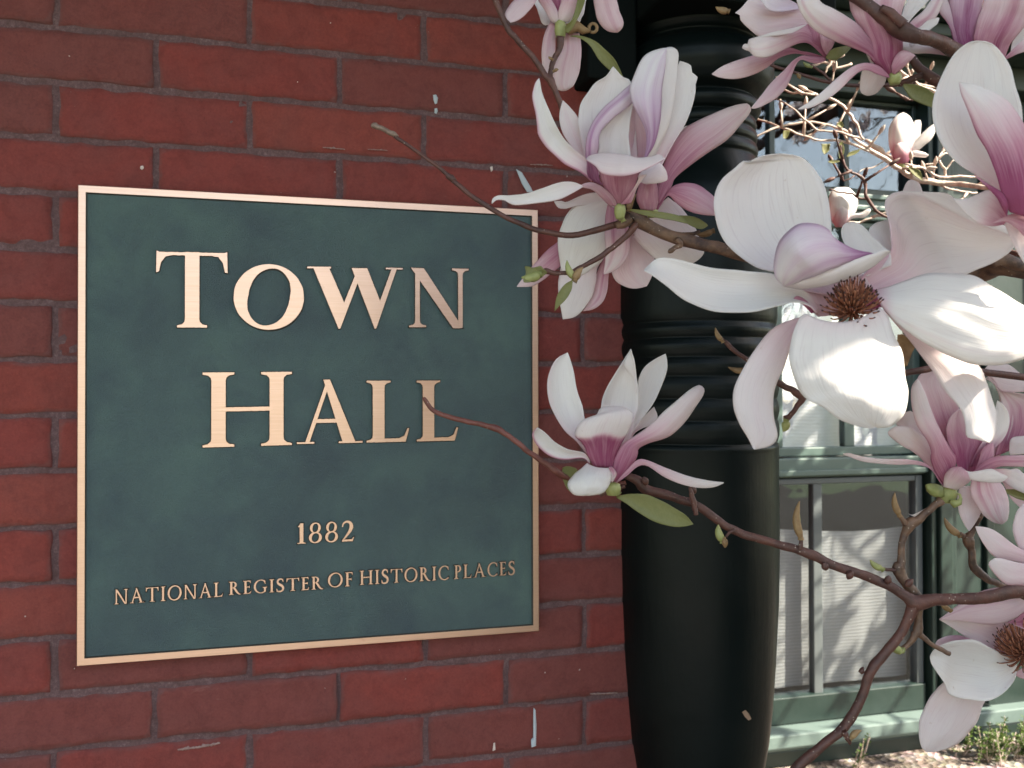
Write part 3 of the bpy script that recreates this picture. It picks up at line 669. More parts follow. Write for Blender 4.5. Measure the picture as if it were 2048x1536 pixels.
# ------------------------------------------------------------------ magnolia: petals, flowers, leaves, boughs
# petals were measured on enlarged views of the photograph; each frame is (x0, y0, scale) back to its 2048 px width
FR = {'A': (960, 0, .265625), 'B': (1400, 0, .31641), 'C': (980, 360, .265625), 'D': (1280, 290, .375), 'E': (820, 680, .33203), 'F': (1400, 700, .31641),
      'G': (1380, 1036, .32617), 'H': (1500, 130, .26758), 'J': (1748, 920, .14648), 'K': (1748, 700, .14648), 'L': (1748, 300, .14648), 'Q': (1400, 0, .14648), 'R': (1700, 0, .16992), 'P': (0, 0, 1)}
def fx(fr, P):
    x0, y0, s = FR[fr]; return np.array([(x0+x*s, y0+y*s) for x, y in P], float)
def ss(x, a, b):
    t = np.clip((x-a)/(b-a), 0, 1); return t*t*(3-2*t)
IN = dict(p=(.42, .0, .30)); WH = dict(p=(.05, .02, 1)); OUT = dict(p=(.85, .16, .95), ms=.30); OUTP = dict(p=(.55, .12, .8), ms=.2)
PK = dict(p=(.95, .60, 1.0), ms=.15); PALE = dict(p=(.22, .08, .8), ms=.08)
def petal_verts(fr, L, Rr, D0, dep=(0, 0, 0), b=.16, e=(0, 0), mid=None, nv=30, nu=14, rip=1.0, sh=1.0, th=.0006, c=None, seed=None, wav=1.0):
    seed = rng.random()*100 if seed is None else seed
    Lp, Rp = crom(fx(fr, L), nv), crom(fx(fr, Rr), nv); Mp = crom(fx(fr, mid), nv) if mid else None
    dd = crom([[x*.01] for x in dep], nv)[:, 0]
    v = np.linspace(0, 1, nv+1); u = np.linspace(0, 1, nu+1)
    G = np.zeros((nv+1, nu+1, 3))
    for j in range(nv+1):
        w = np.linalg.norm(Lp[j]-Rp[j])/F*D0
        for i in range(nu+1):
            q = 4*u[i]*(1-u[i]); p = Lp[j]*(1-u[i])+Rp[j]*u[i]
            if Mp is not None: p = p+(Mp[j]-(Lp[j]+Rp[j])/2)*q
            k = Lp[j]-Rp[j]; en = min(1, 4*v[j]*(1-v[j])*3)
            # gently waved margin
            edge = (abs(2*u[i]-1))**3
            wv = noise.noise(Vector((v[j]*7, seed, 2.0 if u[i] < .5 else 5.0)))*.022*edge*en*wav
            p = p+(Lp[j]-Rp[j])*wv*(1 if u[i] < .5 else -1)
            d = D0+dd[j]+e[0]*.01*(1-u[i])**2+e[1]*.01*u[i]**2+b*w*q
            d += rip*(noise.noise(Vector((u[i]*2.4, v[j]*3, seed)))*.05*w + noise.noise(Vector((u[i]*7, v[j]*4, seed+3)))*.012*w + edge*noise.noise(Vector((v[j]*9, seed, u[i]*2)))*.05*w)
            d -= .006*w*math.exp(-((u[i]-.5)/.05)**2)*(1 if b > 0 else -1)*rip
            G[j, i] = at(p[0], p[1], d)
    # normals
    du = np.gradient(G, axis=1); dv = np.gradient(G, axis=0); Nn = np.cross(du, dv); Nn /= np.linalg.norm(Nn, axis=2, keepdims=True)+1e-12
    V1 = (G+Nn*th/2).reshape(-1, 3); V2 = (G-Nn*th/2).reshape(-1, 3); n = len(V1); W = nu+1
    Fc = []
    for j in range(nv):
        for i in range(nu):
            a = j*W+i; Fc.append([a, a+1, a+W+1, a+W]); Fc.append([n+a, n+a+W, n+a+W+1, n+a+1])
    rim = [i for i in range(W)]+[j*W+nu for j in range(1, nv+1)]+[nv*W+i for i in range(nu-1, -1, -1)]+[j*W for j in range(nv-1, 0, -1)]
    for k in range(len(rim)):
        a, b_ = rim[k], rim[(k+1) % len(rim)]; Fc.append([b_, a, n+a, n+b_])
    c = c or WH; p0, p1, kk = c['p']; ms = c.get('ms', 0); el, er = c.get('e', (0, 0)); hue = c.get('h', 0.); shp = c.get('sharp')
    uu, vv = np.meshgrid(u, v); pig = p1+(p0-p1)*(1-ss(vv, 0, kk))
    if shp: pig = p1+(p0-p1)*(1-ss(vv+.03*np.sin(uu*9), shp-.06, shp+.06)); 
    pig = pig+ms*np.exp(-((uu-.5)/.14)**2)*(1-vv*.7)+el*np.exp(-(uu/.10)**2)+er*np.exp(-((1-uu)/.10)**2)
    if 'st' in c:            # extra streaks: (u centre, width, strength)
        for uc, w_, s_ in c['st']: pig = pig+s_*np.exp(-((uu-uc)/w_)**2)
    if 'tip' in c: pig = pig+c['tip']*ss(vv, .6, 1)
    cc = np.stack([np.clip(pig, 0, 1.3), np.full_like(pig, hue), vv, np.ones_like(pig)], 2).reshape(-1, 4)
    off = rng.random()*9; uvs = np.stack([uu+off, vv+off], 2).reshape(-1, 2)
    return np.vstack([V1, V2]), Fc, np.vstack([uvs, uvs]), np.vstack([cc, cc])
def petal(parent, D0, patches, name='petal', m=None, label=None, **kw):
    V = []; Fc = []; U = []; C_ = []; n = 0
    for p in patches:
        p = dict(p); fr = p.pop('f'); L = p.pop('L'); Rr = p.pop('R')
        v, f, u, c = petal_verts(fr, L, Rr, D0, **{**kw, **p})
        V.append(v); Fc += [[i+n for i in q] for q in f]; U.append(u); C_.append(c); n += len(v)
    o = mesh_obj(name, np.vstack(V), Fc, m or M['petal'], parent, True, None, np.vstack(U), np.vstack(C_))
    if label: o['label'] = label
    return o
def flower(px, py, D, label, cat='flower', group='magnolia blossoms', name='magnolia_flower'):
    return empty(name, at(px, py, D), label, cat, group)
def tubepx(mb, pts, D, knob=.12, n=10, m=0, wob=.0006, seed=0, sub=5, sc_=1.0):
    """pts: (px, py, width px[, depth offset cm])"""
    P = np.array([(p[0], p[1], p[2], p[3] if len(p) > 3 else 0) for p in pts], float)
    Q = crom(P, (len(P)-1)*sub); V = []; r = []
    for i, q in enumerate(Q):
        d = D+q[3]*.01; p = at(q[0], q[1], d)
        p = p+np.array(noise.noise_vector(Vector((i*.33, seed, 1))))*wob*(0 if i in (0, len(Q)-1) else 1)
        V.append(p); r.append(max(.0004, q[2]/2/F*d*sc_*(1+.10*noise.noise(Vector((i*.6, seed, 7))))))
    mb.tube(V, r, n, m, knob, seed=seed); return V
def stamens(parent, fr, cx, cy, D, n, rad, ht, up=(0, -1), depth=.012, spread=1.0):
    """purple brown centre: curved filaments springing from a cone"""
    c = fx(fr, [(cx, cy)])[0]; s = FR[fr][2]; mb = MB(); base = at(c[0], c[1], D)
    ex = (at(c[0]+1, c[1], D)-base)*s; ey = (at(c[0], c[1]+1, D)-base)*s; ez = -ray(c[0], c[1])/np.linalg.norm(ray(c[0], c[1]))
    axis = up[0]*ex+up[1]*ey; an = axis/np.linalg.norm(axis); un = np.linalg.norm(ex)
    A = an*.72+ez*.70; A /= np.linalg.norm(A); B1 = np.cross(A, ex); B1 /= np.linalg.norm(B1); B2 = np.cross(A, B1)
    tips = []
    for k in range(n):
        h = k/n; th = k*2.39996; r0 = rad*un*.16*(1-.6*h)
        b0 = base+A*ht*un*.55*h+(B1*math.cos(th)+B2*math.sin(th))*r0
        o = (B1*math.cos(th)+B2*math.sin(th)); spr = rad*un*(.95-.55*h)*rng.uniform(.75, 1.1)*spread; hh = ht*un*(.30+.5*h)*rng.uniform(.8, 1.15)
        pts = [b0, b0+o*spr*.45+A*hh*.25, b0+o*spr*.8+A*hh*.65, b0+o*spr*.95+A*hh*1.0]
        w = rng.uniform(.00045, .0007)
        mb.tube(crom(pts, 6), [w*1.2, w*1.2, w*1.15, w, w, w*.8, w*.5], 5, 0)
        e_ = pts[-1]; mb.blob(e_, w*.9, 5, 1, pts[-1]-pts[-2], w*2)
    for k in range(40):
        h = k/40; th = k*2.4; o = (B1*math.cos(th)+B2*math.sin(th)); b0 = base+A*ht*un*(.5+.45*h)+o*rad*un*.10*(1-h*.6)
        mb.tube([b0, b0+o*.0018+A*.002, b0+o*.003+A*.005], [.0006, .0005, .0002], 5, 0)
    mb.build('stamens', [M['stamen'], M['stamtip']], parent, True)
def bud(parent, x, y, D, dx, dy, ln, w, g=0, name='bud'):
    """pointed bud from base pixel (x, y) towards (x+dx, y+dy)"""
    a = at(x, y, D); b = at(x+dx, y+dy, D); t = b-a; t = t/np.linalg.norm(t); L_ = ln/F*D; mb = MB(); r = w/2/F*D
    side = np.cross(t, ray(x, y)); side /= np.linalg.norm(side)
    pts = [a+t*L_*k/7+side*L_*.10*math.sin(math.pi*k/7) for k in range(8)]
    mb.tube(pts, [r*.55, r*.95, r*1.05, r, r*.9, r*.72, r*.45, r*.12], 10, 0, .10)
    p2 = [a+t*L_*(.25+.62*k/5)+side*r*(.55-.1*k/5) for k in range(6)]
    mb.tube(p2, [r*.3, r*.6, r*.6, r*.5, r*.3, r*.06], 8, 1)
    for i in range(3): q = a-t*.0006*i; mb.tube([q, q+t*.0006], [r*.75+.0002*i, r*.6], 8, 0)
    mb.build(name, [M['bud'] if not g else M['budg'], M['budg']], parent, True)
def leaf(parent, fr, L, Rr, D, dep=(0, 0, 0), b=.12, m=None, **kw):
    return petal(parent, D, [dict(f=fr, L=L, R=Rr, dep=dep, b=b, c=WH)], 'leaf', m or M['leaf'], nv=20, nu=10, th=.0004, **kw)
def calyx(parent, x, y, D, w, h):
    mb = MB(); a = at(x, y+h*.6, D); b = at(x, y-h*.4, D); r = w/2/F*D
    mb.tube(crom([a, (a+b)/2, b], 8), [r*.75, r*.85, r*.95, r*1.05, r*1.1, r*1.1, r*1.05, r*1.0, r*.6], 12, 0, .15)
    mb.build('calyx', M['budg'], parent, True)

# ---- F3: the great open white flower ------------------------------------------------
D3 = .54
f3 = flower(1697, 640, D3, 'largest wide open white flower with dark red stamens, its lower right petals in full sun')
petal(f3, D3, [dict(f='D', L=[(1000, 800), (850, 765), (760, 690), (620, 650), (500, 565), (430, 465), (398, 360), (403, 260), (440, 180), (505, 125), (548, 88), (575, 93), (640, 62), (740, 45)],
     R=[(1080, 790), (1060, 730), (1036, 620), (1030, 500), (1022, 380), (1005, 270), (970, 180), (920, 110), (850, 62), (740, 45)], dep=(1.2, 1.8, 2.6, 3.4, 3.6), b=.20, c=dict(p=(.30, .03, .35)))], nv=44)
petal(f3, D3, [
    dict(f='D', L=[(765, 748), (722, 700), (716, 620), (738, 525), (790, 460), (850, 424), (940, 422), (1000, 448), (1040, 500), (1140, 556), (1245, 579)],
         R=[(768, 752), (815, 742), (860, 725), (910, 705), (960, 685), (1010, 665), (1060, 645), (1120, 620), (1180, 598), (1215, 585), (1245, 580)], dep=(-1.6, -2.6, -3.0, -2.0, -.8), b=-.30, c=dict(p=(.02, .25, 1), e=(.24, .05), tip=.45, st=((.52, .10, .12), (.85, .08, .22)), h=.8)),
    dict(f='D', L=[(765, 749), (860, 726), (960, 686), (1060, 646), (1180, 599), (1245, 579), (1300, 560), (1337, 566)], R=[(765, 752), (850, 767), (950, 757), (1040, 735), (1150, 697), (1240, 650), (1300, 600), (1337, 570)], dep=(-1.7, -2.4, -2.0, -.6), e=(0, .8), b=-.12, c=WH)], nv=34, label='white petal curled over with a purple streaked back')
petal(f3, D3, [dict(f='D', L=[(960, 880), (900, 800), (850, 765), (720, 690), (560, 672), (400, 658), (260, 626), (165, 604), (98, 603), (60, 630), (22, 668)],
     R=[(940, 895), (905, 860), (830, 838), (740, 858), (600, 887), (450, 893), (330, 868), (230, 820), (140, 748), (75, 700), (22, 668)], dep=(0, -.6, -1.6, -2.2, -2.0), b=.24, e=(.5, -.6), c=dict(p=(.3, .0, .15)))], nv=40)
petal(f3, D3, [dict(f='D', L=[(928, 896), (900, 846), (868, 818), (835, 806), (820, 820)], R=[(916, 897), (890, 870), (862, 846), (838, 830), (820, 822)], dep=(-.3, -.5, -.5), b=-.3, c=PK)], 'petal_fold', nv=12, nu=8)
petal(f3, D3, [dict(f='D', L=[(1200, 800), (1175, 720), (1240, 650), (1335, 570), (1340, 500), (1325, 400), (1306, 320), (1330, 270), (1390, 249), (1470, 258), (1560, 298), (1660, 352), (1760, 400), (1880, 445), (1975, 480), (2006, 515)],
     R=[(1235, 790), (1340, 765), (1450, 745), (1560, 722), (1660, 702), (1760, 682), (1850, 645), (1930, 600), (1985, 555), (2006, 515)], dep=(.9, 1.4, 2.0, 2.2, 1.0), b=.20, c=dict(p=(.38, .05, .55), e=(.05, 0)))], nv=44, nu=20)
petal(f3, D3, [dict(f='D', L=[(1390, 247), (1540, 252), (1640, 262), (1720, 320), (1800, 385), (1870, 400), (1950, 435), (2000, 480), (2008, 518)], R=[(1392, 251), (1480, 262), (1580, 310), (1680, 362), (1770, 405), (1850, 432), (1930, 462), (1980, 488), (2008, 519)], dep=(1.7, 1.2, .9, .7), b=-.15, c=WH)], 'petal_rim', nv=30)
petal(f3, D3, [dict(f='D', L=[(1250, 776), (1330, 756), (1420, 722), (1550, 682), (1680, 686), (1790, 704), (1890, 762), (2000, 830), (2120, 905), (2170, 1000)],
     R=[(1290, 862), (1350, 930), (1430, 998), (1530, 1062), (1660, 1128), (1780, 1168), (1880, 1175), (1990, 1160), (2110, 1110), (2170, 1000)], dep=(-.5, -1.6, -2.6, -2.6, -2.0), e=(.9, 0), b=-.13, c=dict(p=(.28, .0, .12), st=((.86, .012, .10),)))], nv=44, nu=20, label='broad white petal at right, half in full sun')
petal(f3, D3, [dict(f='D', L=[(1203, 882), (1198, 830), (1206, 790), (1225, 768), (1262, 772)], R=[(1292, 865), (1275, 835), (1258, 800), (1255, 782), (1262, 774)], dep=(-.5, -.6, -.5), b=.35, c=dict(p=(1.0, .6, 1)))], 'petal_fold', nv=14, nu=8)
petal(f3, D3, [dict(f='D', L=[(890, 902), (850, 922), (812, 1010), (796, 1100), (803, 1180), (835, 1268), (890, 1355), (980, 1402), (1080, 1470), (1200, 1507), (1260, 1508)],
     R=[(1278, 864), (1312, 905), (1360, 1010), (1392, 1110), (1415, 1220), (1428, 1310), (1424, 1385), (1395, 1450), (1340, 1498), (1300, 1506), (1260, 1508)], mid=[(1085, 945), (1080, 1000), (1090, 1100), (1100, 1200), (1120, 1300), (1160, 1400), (1200, 1470), (1260, 1508)], dep=(-1.2, -2.2, -2.4, -2.0), b=-.11, c=dict(p=(.10, .0, .2)))], nv=40, nu=20, label='front drooping white petal, lower half in full sun')
petal(f3, D3, [dict(f='D', L=[(880, 915), (800, 935), (700, 985), (600, 1110), (515, 1260), (497, 1380), (528, 1480), (575, 1560), (607, 1624)],
     R=[(885, 940), (850, 960), (812, 1060), (770, 1170), (714, 1320), (714, 1450), (732, 1560), (690, 1605), (607, 1624)], dep=(.5, .8, .8, -.2), b=-.14, c=dict(p=(.30, .07, .5), ms=.04))], nv=36, label='long blush petal hanging down to the left')
petal(f3, D3, [dict(f='D', L=[(1300, 880), (1390, 985), (1476, 1093), (1560, 1205), (1636, 1321), (1712, 1414), (1735, 1490), (1742, 1555), (1800, 1570), (1864, 1588)],
     R=[(1360, 900), (1560, 1040), (1700, 1110), (1805, 1178), (1850, 1270), (1880, 1365), (1900, 1450), (1893, 1520), (1885, 1560), (1864, 1588)], dep=(.6, 1.0, .6, -.8, -1.2), b=-.14, e=(0, .3), c=dict(p=(.22, .03, .8)))], nv=36, label='narrow white petal hanging down to the right')
petal(f3, D3, [dict(f='D', L=[(1210, 700), (1150, 640), (1108, 560), (1076, 480), (1088, 425), (1140, 408)], R=[(1340, 640), (1335, 580), (1290, 530), (1240, 490), (1190, 432), (1140, 408)], dep=(1.2, 2.0, 2.6), b=.18, c=WH)], nv=20)
petal(f3, D3, [dict(f='D', L=[(1300, 640), (1250, 520), (1220, 465), (1250, 420), (1320, 398)], R=[(1400, 600), (1380, 540), (1350, 470), (1345, 420), (1320, 398)], dep=(2.2, 2.9, 3.4), b=.1, c=WH)], nv=16)
petal(f3, D3, [dict(f='D', L=[(1380, 380), (1390, 300), (1400, 250), (1425, 195), (1450, 185)], R=[(1520, 380), (1510, 300), (1505, 240), (1485, 200), (1450, 185)], dep=(3.5, 4.0, 4.5), b=.1, c=PALE)], nv=16)
petal(f3, D3, [dict(f='D', L=[(950, 915), (890, 840), (855, 770), (900, 735), (960, 700)], R=[(1270, 880), (1240, 790), (1200, 700), (1140, 660), (1040, 660)], dep=(.6, 1.3, 1.8), b=.2, c=dict(p=(.35, .12, .9)))], nv=20)
stamens(f3, 'D', 1130, 895, D3-.004, 130, 150, 150)

# ---- F4: small open bloom below the plaque's corner ---------------------------------
D4 = .62
f4 = flower(1228, 968, D4, 'small pink based white bloom open upwards beside the right edge of the plaque')
petal(f4, D4, [dict(f='E', L=[(1120, 720), (1060, 680), (1000, 605), (940, 552), (880, 468), (842, 380), (828, 290), (838, 200), (880, 118), (950, 75)], R=[(1110, 680), (1080, 560), (1052, 480), (1035, 395), (1010, 320), (990, 220), (972, 140), (950, 75)], dep=(.4, .2, .8, 1.6), b=.22, c=dict(p=(.25, .0, .5), e=(.10, 0)))])
petal(f4, D4, [dict(f='E', L=[(1085, 730), (1050, 682), (960, 662), (880, 620), (810, 556), (765, 526)], R=[(1080, 745), (1040, 712), (930, 720), (850, 702), (785, 656), (745, 600), (740, 560), (765, 526)], dep=(-.3, -1.2, -2.2), b=.2, c=dict(p=(.15, .0, .5), e=(0, .55)))])
petal(f4, D4, [dict(f='E', L=[(1230, 640), (1170, 540), (1148, 440), (1155, 380), (1185, 290), (1250, 180), (1295, 110), (1330, 55)], R=[(1320, 640), (1345, 500), (1372, 400), (1375, 320), (1362, 220), (1352, 140), (1330, 55)], dep=(1.0, 1.6, 1.6, .8), b=.22, e=(0, -.5), c=dict(p=(.2, .02, .5)))])
petal(f4, D4, [dict(f='E', L=[(1360, 320), (1362, 280), (1345, 230), (1300, 175), (1290, 140), (1330, 56)], R=[(1364, 321), (1366, 280), (1362, 220), (1358, 170), (1350, 120), (1330, 56)], dep=(1.0, .9, .7), b=-.2, c=WH)], 'petal_rim', nv=16, nu=6)
petal(f4, D4, [dict(f='E', L=[(1250, 680), (1300, 560), (1350, 430), (1372, 330), (1378, 240), (1410, 170), (1470, 120), (1540, 82)], R=[(1280, 680), (1340, 560), (1400, 470), (1460, 390), (1510, 290), (1545, 190), (1548, 130), (1540, 82)], dep=(1.6, 2.6, 3.0), b=.18, c=dict(p=(.2, .0, .4)))])
petal(f4, D4, [dict(f='E', L=[(1280, 680), (1325, 560), (1370, 500), (1420, 450), (1470, 402)], R=[(1300, 680), (1345, 570), (1390, 535), (1445, 512), (1490, 465), (1470, 402)], dep=(2.2, 3.0, 3.6), b=.15, c=dict(p=(.5, .05, .7)))], nv=18)
petal(f4, D4, [dict(f='E', L=[(1110, 765), (1075, 700), (1050, 640), (1020, 602), (998, 580), (1003, 535), (1035, 488), (1090, 462), (1125, 450), (1145, 415), (1190, 400)], R=[(1222, 768), (1240, 700), (1258, 650), (1285, 600), (1320, 545), (1342, 480), (1335, 435), (1300, 412), (1250, 402), (1190, 400)], dep=(-.4, -1.2, -1.6, -1.5, -1.2), b=-.18, c=dict(p=(.88, .06, 1), sharp=.40, st=((.48, .02, .08),)))], nv=34, nu=18, label='front petal deep pink below and white above')
petal(f4, D4, [dict(f='E', L=[(1215, 850), (1225, 760), (1240, 690), (1290, 620), (1360, 575), (1440, 518), (1530, 432), (1610, 362), (1690, 298), (1740, 270)], R=[(1250, 850), (1320, 780), (1368, 700), (1376, 655), (1440, 620), (1560, 580), (1650, 500), (1715, 410), (1765, 330), (1768, 290), (1740, 270)], dep=(-.3, -1.0, -1.4, -1.2), b=-.22, c=dict(p=(.85, .10, .75), ms=.05, e=(-.1, 0)))], nv=36)
petal(f4, D4, [dict(f='E', L=[(1240, 858), (1300, 790), (1370, 722), (1430, 726), (1520, 762), (1650, 812), (1790, 846), (1890, 858)], R=[(1243, 860), (1305, 818), (1370, 762), (1430, 757), (1530, 822), (1640, 870), (1750, 890), (1835, 884), (1890, 860)], dep=(-.5, -1.6, -2.2, -2.2), b=-.15, c=dict(p=(.55, .06, .9)))])
petal(f4, D4, [dict(f='E', L=[(1068, 742), (1030, 775), (985, 815), (955, 860), (958, 900), (990, 932), (1060, 938)], R=[(1212, 768), (1214, 820), (1205, 860), (1180, 905), (1140, 928), (1060, 938)], mid=[(1130, 768), (1110, 800), (1090, 850), (1070, 900), (1060, 938)], dep=(-.9, -2.0, -1.9), b=-.24, c=dict(p=(.08, .0, .3)))], nv=24, nu=16)
petal(f4, D4, [dict(f='E', L=[(1198, 765), (1208, 800), (1215, 855)], R=[(1215, 762), (1243, 805), (1218, 857)], dep=(-1.2, -.9), b=-.3, c=OUTP)], nv=12, nu=8)
calyx(f4, 1226, 975, D4, 30, 26)

# ---- F2: upper left cluster: front flower, flower behind, drooping flower -----------
D2 = .60
f2 = flower(1238, 408, D2, 'tall half open white and purple flower standing above the corner of the plaque')
petal(f2, D2, [dict(f='A', L=[(830, 1330), (790, 1180), (752, 1000), (740, 870), (765, 770), (810, 700), (870, 625), (950, 572), (1002, 498)], R=[(1180, 1250), (1175, 950), (1150, 750), (1138, 640), (1120, 596), (1085, 586), (1050, 555), (1002, 498)], dep=(.8, 1.6, 2.2, 2.4), b=.20, c=dict(p=(.3, .03, .5)))])
petal(f2, D2, [dict(f='A', L=[(1080, 1300), (1110, 1050), (1140, 800), (1200, 600), (1290, 470)], R=[(1300, 1300), (1280, 1050), (1230, 900), (1240, 700), (1290, 470)], dep=(1.0, 1.2, 1.4), b=.2, c=dict(p=(.45, .10, .9)))])
petal(f2, D2, [dict(f='A', L=[(1250, 1300), (1345, 1090), (1395, 900), (1445, 740), (1475, 600), (1483, 520), (1505, 458)], R=[(1360, 1260), (1450, 1090), (1535, 950), (1592, 820), (1618, 700), (1622, 630), (1637, 580), (1595, 545), (1585, 490), (1505, 458)], dep=(.6, 1.2, 1.8), b=.16, c=dict(p=(.25, .02, .5)))])
petal(f2, D2, [dict(f='A', L=[(815, 1300), (795, 1150), (805, 1040), (850, 920), (930, 815), (1040, 715), (1145, 625)], R=[(860, 1260), (890, 1120), (893, 1050), (915, 980), (1000, 890), (1080, 830), (1150, 770)], dep=(.2, -.4, .3, .9), b=-.22, c=dict(p=(.38, .16, 1), e=(.18, .10), st=((.3, .12, .28),), h=.7)),
              dict(f='A', L=[(860, 1260), (895, 1120), (895, 1050), (915, 980), (1000, 890), (1080, 830), (1150, 770)], R=[(1140, 1300), (1130, 1150), (1120, 1050), (1125, 950), (1135, 880), (1145, 820), (1155, 770)], dep=(.4, .6, 1.0), b=.24, c=WH)], label='white petal with a purple streaked margin')
petal(f2, D2, [dict(f='A', L=[(1235, 1200), (1255, 1080), (1245, 980), (1205, 890), (1155, 790), (1128, 680), (1150, 590), (1210, 460), (1260, 405), (1330, 375), (1405, 360)], R=[(1245, 1200), (1315, 1080), (1348, 950), (1365, 800), (1368, 680), (1385, 560), (1398, 450), (1405, 360)], dep=(0, -.6, -.4, .4), b=-.22, c=dict(p=(.55, .03, .75), e=(.0, .22), st=((.75, .10, .18), (.4, .06, .10)), h=.9)),
              dict(f='A', L=[(1245, 1200), (1315, 1080), (1348, 950), (1365, 800), (1368, 680), (1385, 560), (1398, 450), (1405, 360)], R=[(1300, 1200), (1400, 1000), (1445, 850), (1470, 700), (1482, 540), (1492, 400), (1450, 358), (1405, 360)], dep=(.1, -.1, .6), e=(0, .6), b=.08, c=WH)], label='tallest folded petal with purple veins', nv=36)
petal(f2, D2, [dict(f='A', L=[(840, 1370), (800, 1330), (735, 1285), (640, 1235), (560, 1165), (495, 1100), (442, 1015), (432, 950), (418, 850), (394, 735), (402, 670), (420, 615), (445, 588)], R=[(830, 1250), (790, 1190), (710, 1125), (630, 1040), (570, 940), (520, 830), (482, 740), (460, 670), (450, 610), (445, 588)], dep=(-.2, -1.0, -1.2, -.5), b=.20, c=dict(p=(.25, .0, .4), e=(.45, 0)))], nv=36)
petal(f2, D2, [dict(f='A', L=[(810, 1240), (740, 1160), (670, 1080), (615, 980), (598, 880), (610, 800), (625, 755)], R=[(810, 1150), (770, 1020), (745, 900), (690, 820), (625, 755)], dep=(1.6, 2.2, 2.4), b=.1, c=PALE)], nv=20)
petal(f2, D2, [dict(f='A', L=[(1040, 1535), (985, 1480), (930, 1405), (905, 1320), (872, 1250)], R=[(1078, 1535), (1125, 1470), (1165, 1400), (1195, 1310), (1240, 1262)], dep=(0, -1.0, -1.2), b=-.28, c=dict(p=(.62, .58, 1), ms=.05)),
              dict(f='A', L=[(797, 1202), (850, 1238), (880, 1262), (908, 1300), (980, 1322), (1080, 1325), (1180, 1305), (1290, 1255), (1390, 1200)], R=[(797, 1202), (830, 1172), (900, 1156), (980, 1152), (1090, 1165), (1190, 1190), (1290, 1178), (1350, 1165), (1390, 1198)], dep=(-1.6, -2.4, -2.6, -1.8), e=(-.3, .5), b=-.15, c=dict(p=(.12, .08, 1), e=(.25, 0)))], label='pink petal with its white tip folded outwards', nv=30)
petal(f2, D2, [dict(f='A', L=[(860, 1370), (815, 1330), (805, 1280), (805, 1230), (800, 1200)], R=[(940, 1400), (905, 1370), (890, 1300), (865, 1245), (815, 1205)], dep=(-.2, -1.0, -1.4), b=.2, c=dict(p=(.85, .7, 1), h=.6))], nv=14, nu=8)
petal(f2, D2, [dict(f='C', L=[(958, 192), (930, 130), (855, 60), (780, 22), (720, 24), (680, 42)], R=[(902, 197), (855, 150), (800, 95), (755, 68), (710, 58), (680, 50)], dep=(0, -1.2, -2.0), b=-.2, c=dict(p=(.45, .35, 1), ms=.1)),
              dict(f='C', L=[(690, 38), (620, 14), (520, 20), (400, 60), (280, 100), (150, 116), (60, 117), (20, 142), (14, 176)], R=[(700, 52), (600, 110), (500, 152), (350, 174), (200, 188), (150, 175), (110, 152), (50, 150), (16, 178)], dep=(-2.0, -2.8, -3.6, -3.8), b=.12, c=dict(p=(.08, .0, .4), e=(0, .06)))], label='long white petal reaching left over the plaque', nv=32)
petal(f2, D2, [dict(f='C', L=[(985, 185), (1040, 120), (1090, 50), (1115, -5), (1128, -40)], R=[(1060, 175), (1080, 130), (1105, 60), (1130, 20), (1180, -40)], dep=(-.3, -.9, -1.4), b=-.2, c=OUTP)], nv=14, nu=8)
calyx(f2, 1240, 420, D2, 20, 30)
D2b = .625
f2b = flower(1302, 422, D2b, 'pink backed flower facing right, behind the tall white and purple flower')
petal(f2b, D2b, [dict(f='A', L=[(1320, 1540), (1335, 1420), (1390, 1220), (1450, 1085), (1530, 975), (1610, 925), (1750, 862), (1900, 800), (2010, 778)], R=[(1350, 1530), (1410, 1430), (1480, 1330), (1600, 1230), (1720, 1150), (1850, 1060), (1950, 950), (2025, 860), (2038, 810), (2010, 778)], dep=(0, .2, .4, .2), b=-.2, c=dict(p=(.72, .13, .95), ms=.10, st=((.72, .04, .14),)))], nv=36)
petal(f2b, D2b, [dict(f='A', L=[(1440, 1110), (1480, 1030), (1530, 960), (1590, 942)], R=[(1490, 1100), (1540, 1050), (1600, 990), (1600, 945)], dep=(.8, 1, 1), b=0, c=WH)], nv=10, nu=6)
petal(f2b, D2b, [dict(f='C', L=[(1262, 222), (1310, 140), (1350, 75), (1400, 38), (1470, 22), (1560, 35), (1640, 88), (1705, 150), (1718, 215), (1695, 266)], R=[(1258, 228), (1290, 180), (1322, 130), (1352, 120), (1400, 170), (1470, 222), (1530, 246), (1610, 262), (1695, 268)], dep=(0, -.6, -1.2), b=-.2, c=dict(p=(.7, .35, .9), e=(.05, .1), ms=.1))], nv=28)
petal(f2b, D2b, [dict(f='C', L=[(1135, 218), (1105, 150), (1112, 80), (1135, 20), (1170, -20)], R=[(1242, 232), (1265, 160), (1262, 80), (1255, 30), (1240, -20)], dep=(-.2, -.8, -.9), b=-.28, c=dict(p=(.52, .55, 1)))], nv=18)
petal(f2b, D2b, [dict(f='C', L=[(1245, 230), (1266, 160), (1260, 60), (1275, -40)], R=[(1262, 222), (1320, 120), (1370, 40), (1400, -60)], dep=(.1, .1, .2), b=-.15, c=dict(p=(.85, .75, 1)))], nv=16)
petal(f2b, D2b, [dict(f='A', L=[(1190, 1320), (1230, 1285), (1290, 1250), (1345, 1222), (1395, 1280), (1413, 1345)], R=[(1195, 1365), (1250, 1385), (1320, 1382), (1370, 1372), (1400, 1360), (1413, 1345)], dep=(-1.6, -2.2, -1.8), b=-.15, c=dict(p=(.1, .1, 1)))], nv=16)
calyx(f2b, 1304, 425, D2b, 22, 16)
D2c = .66
f2c = flower(1238, 455, D2c, 'drooping flower with hanging white and pink petals in front of the corner of the plaque')
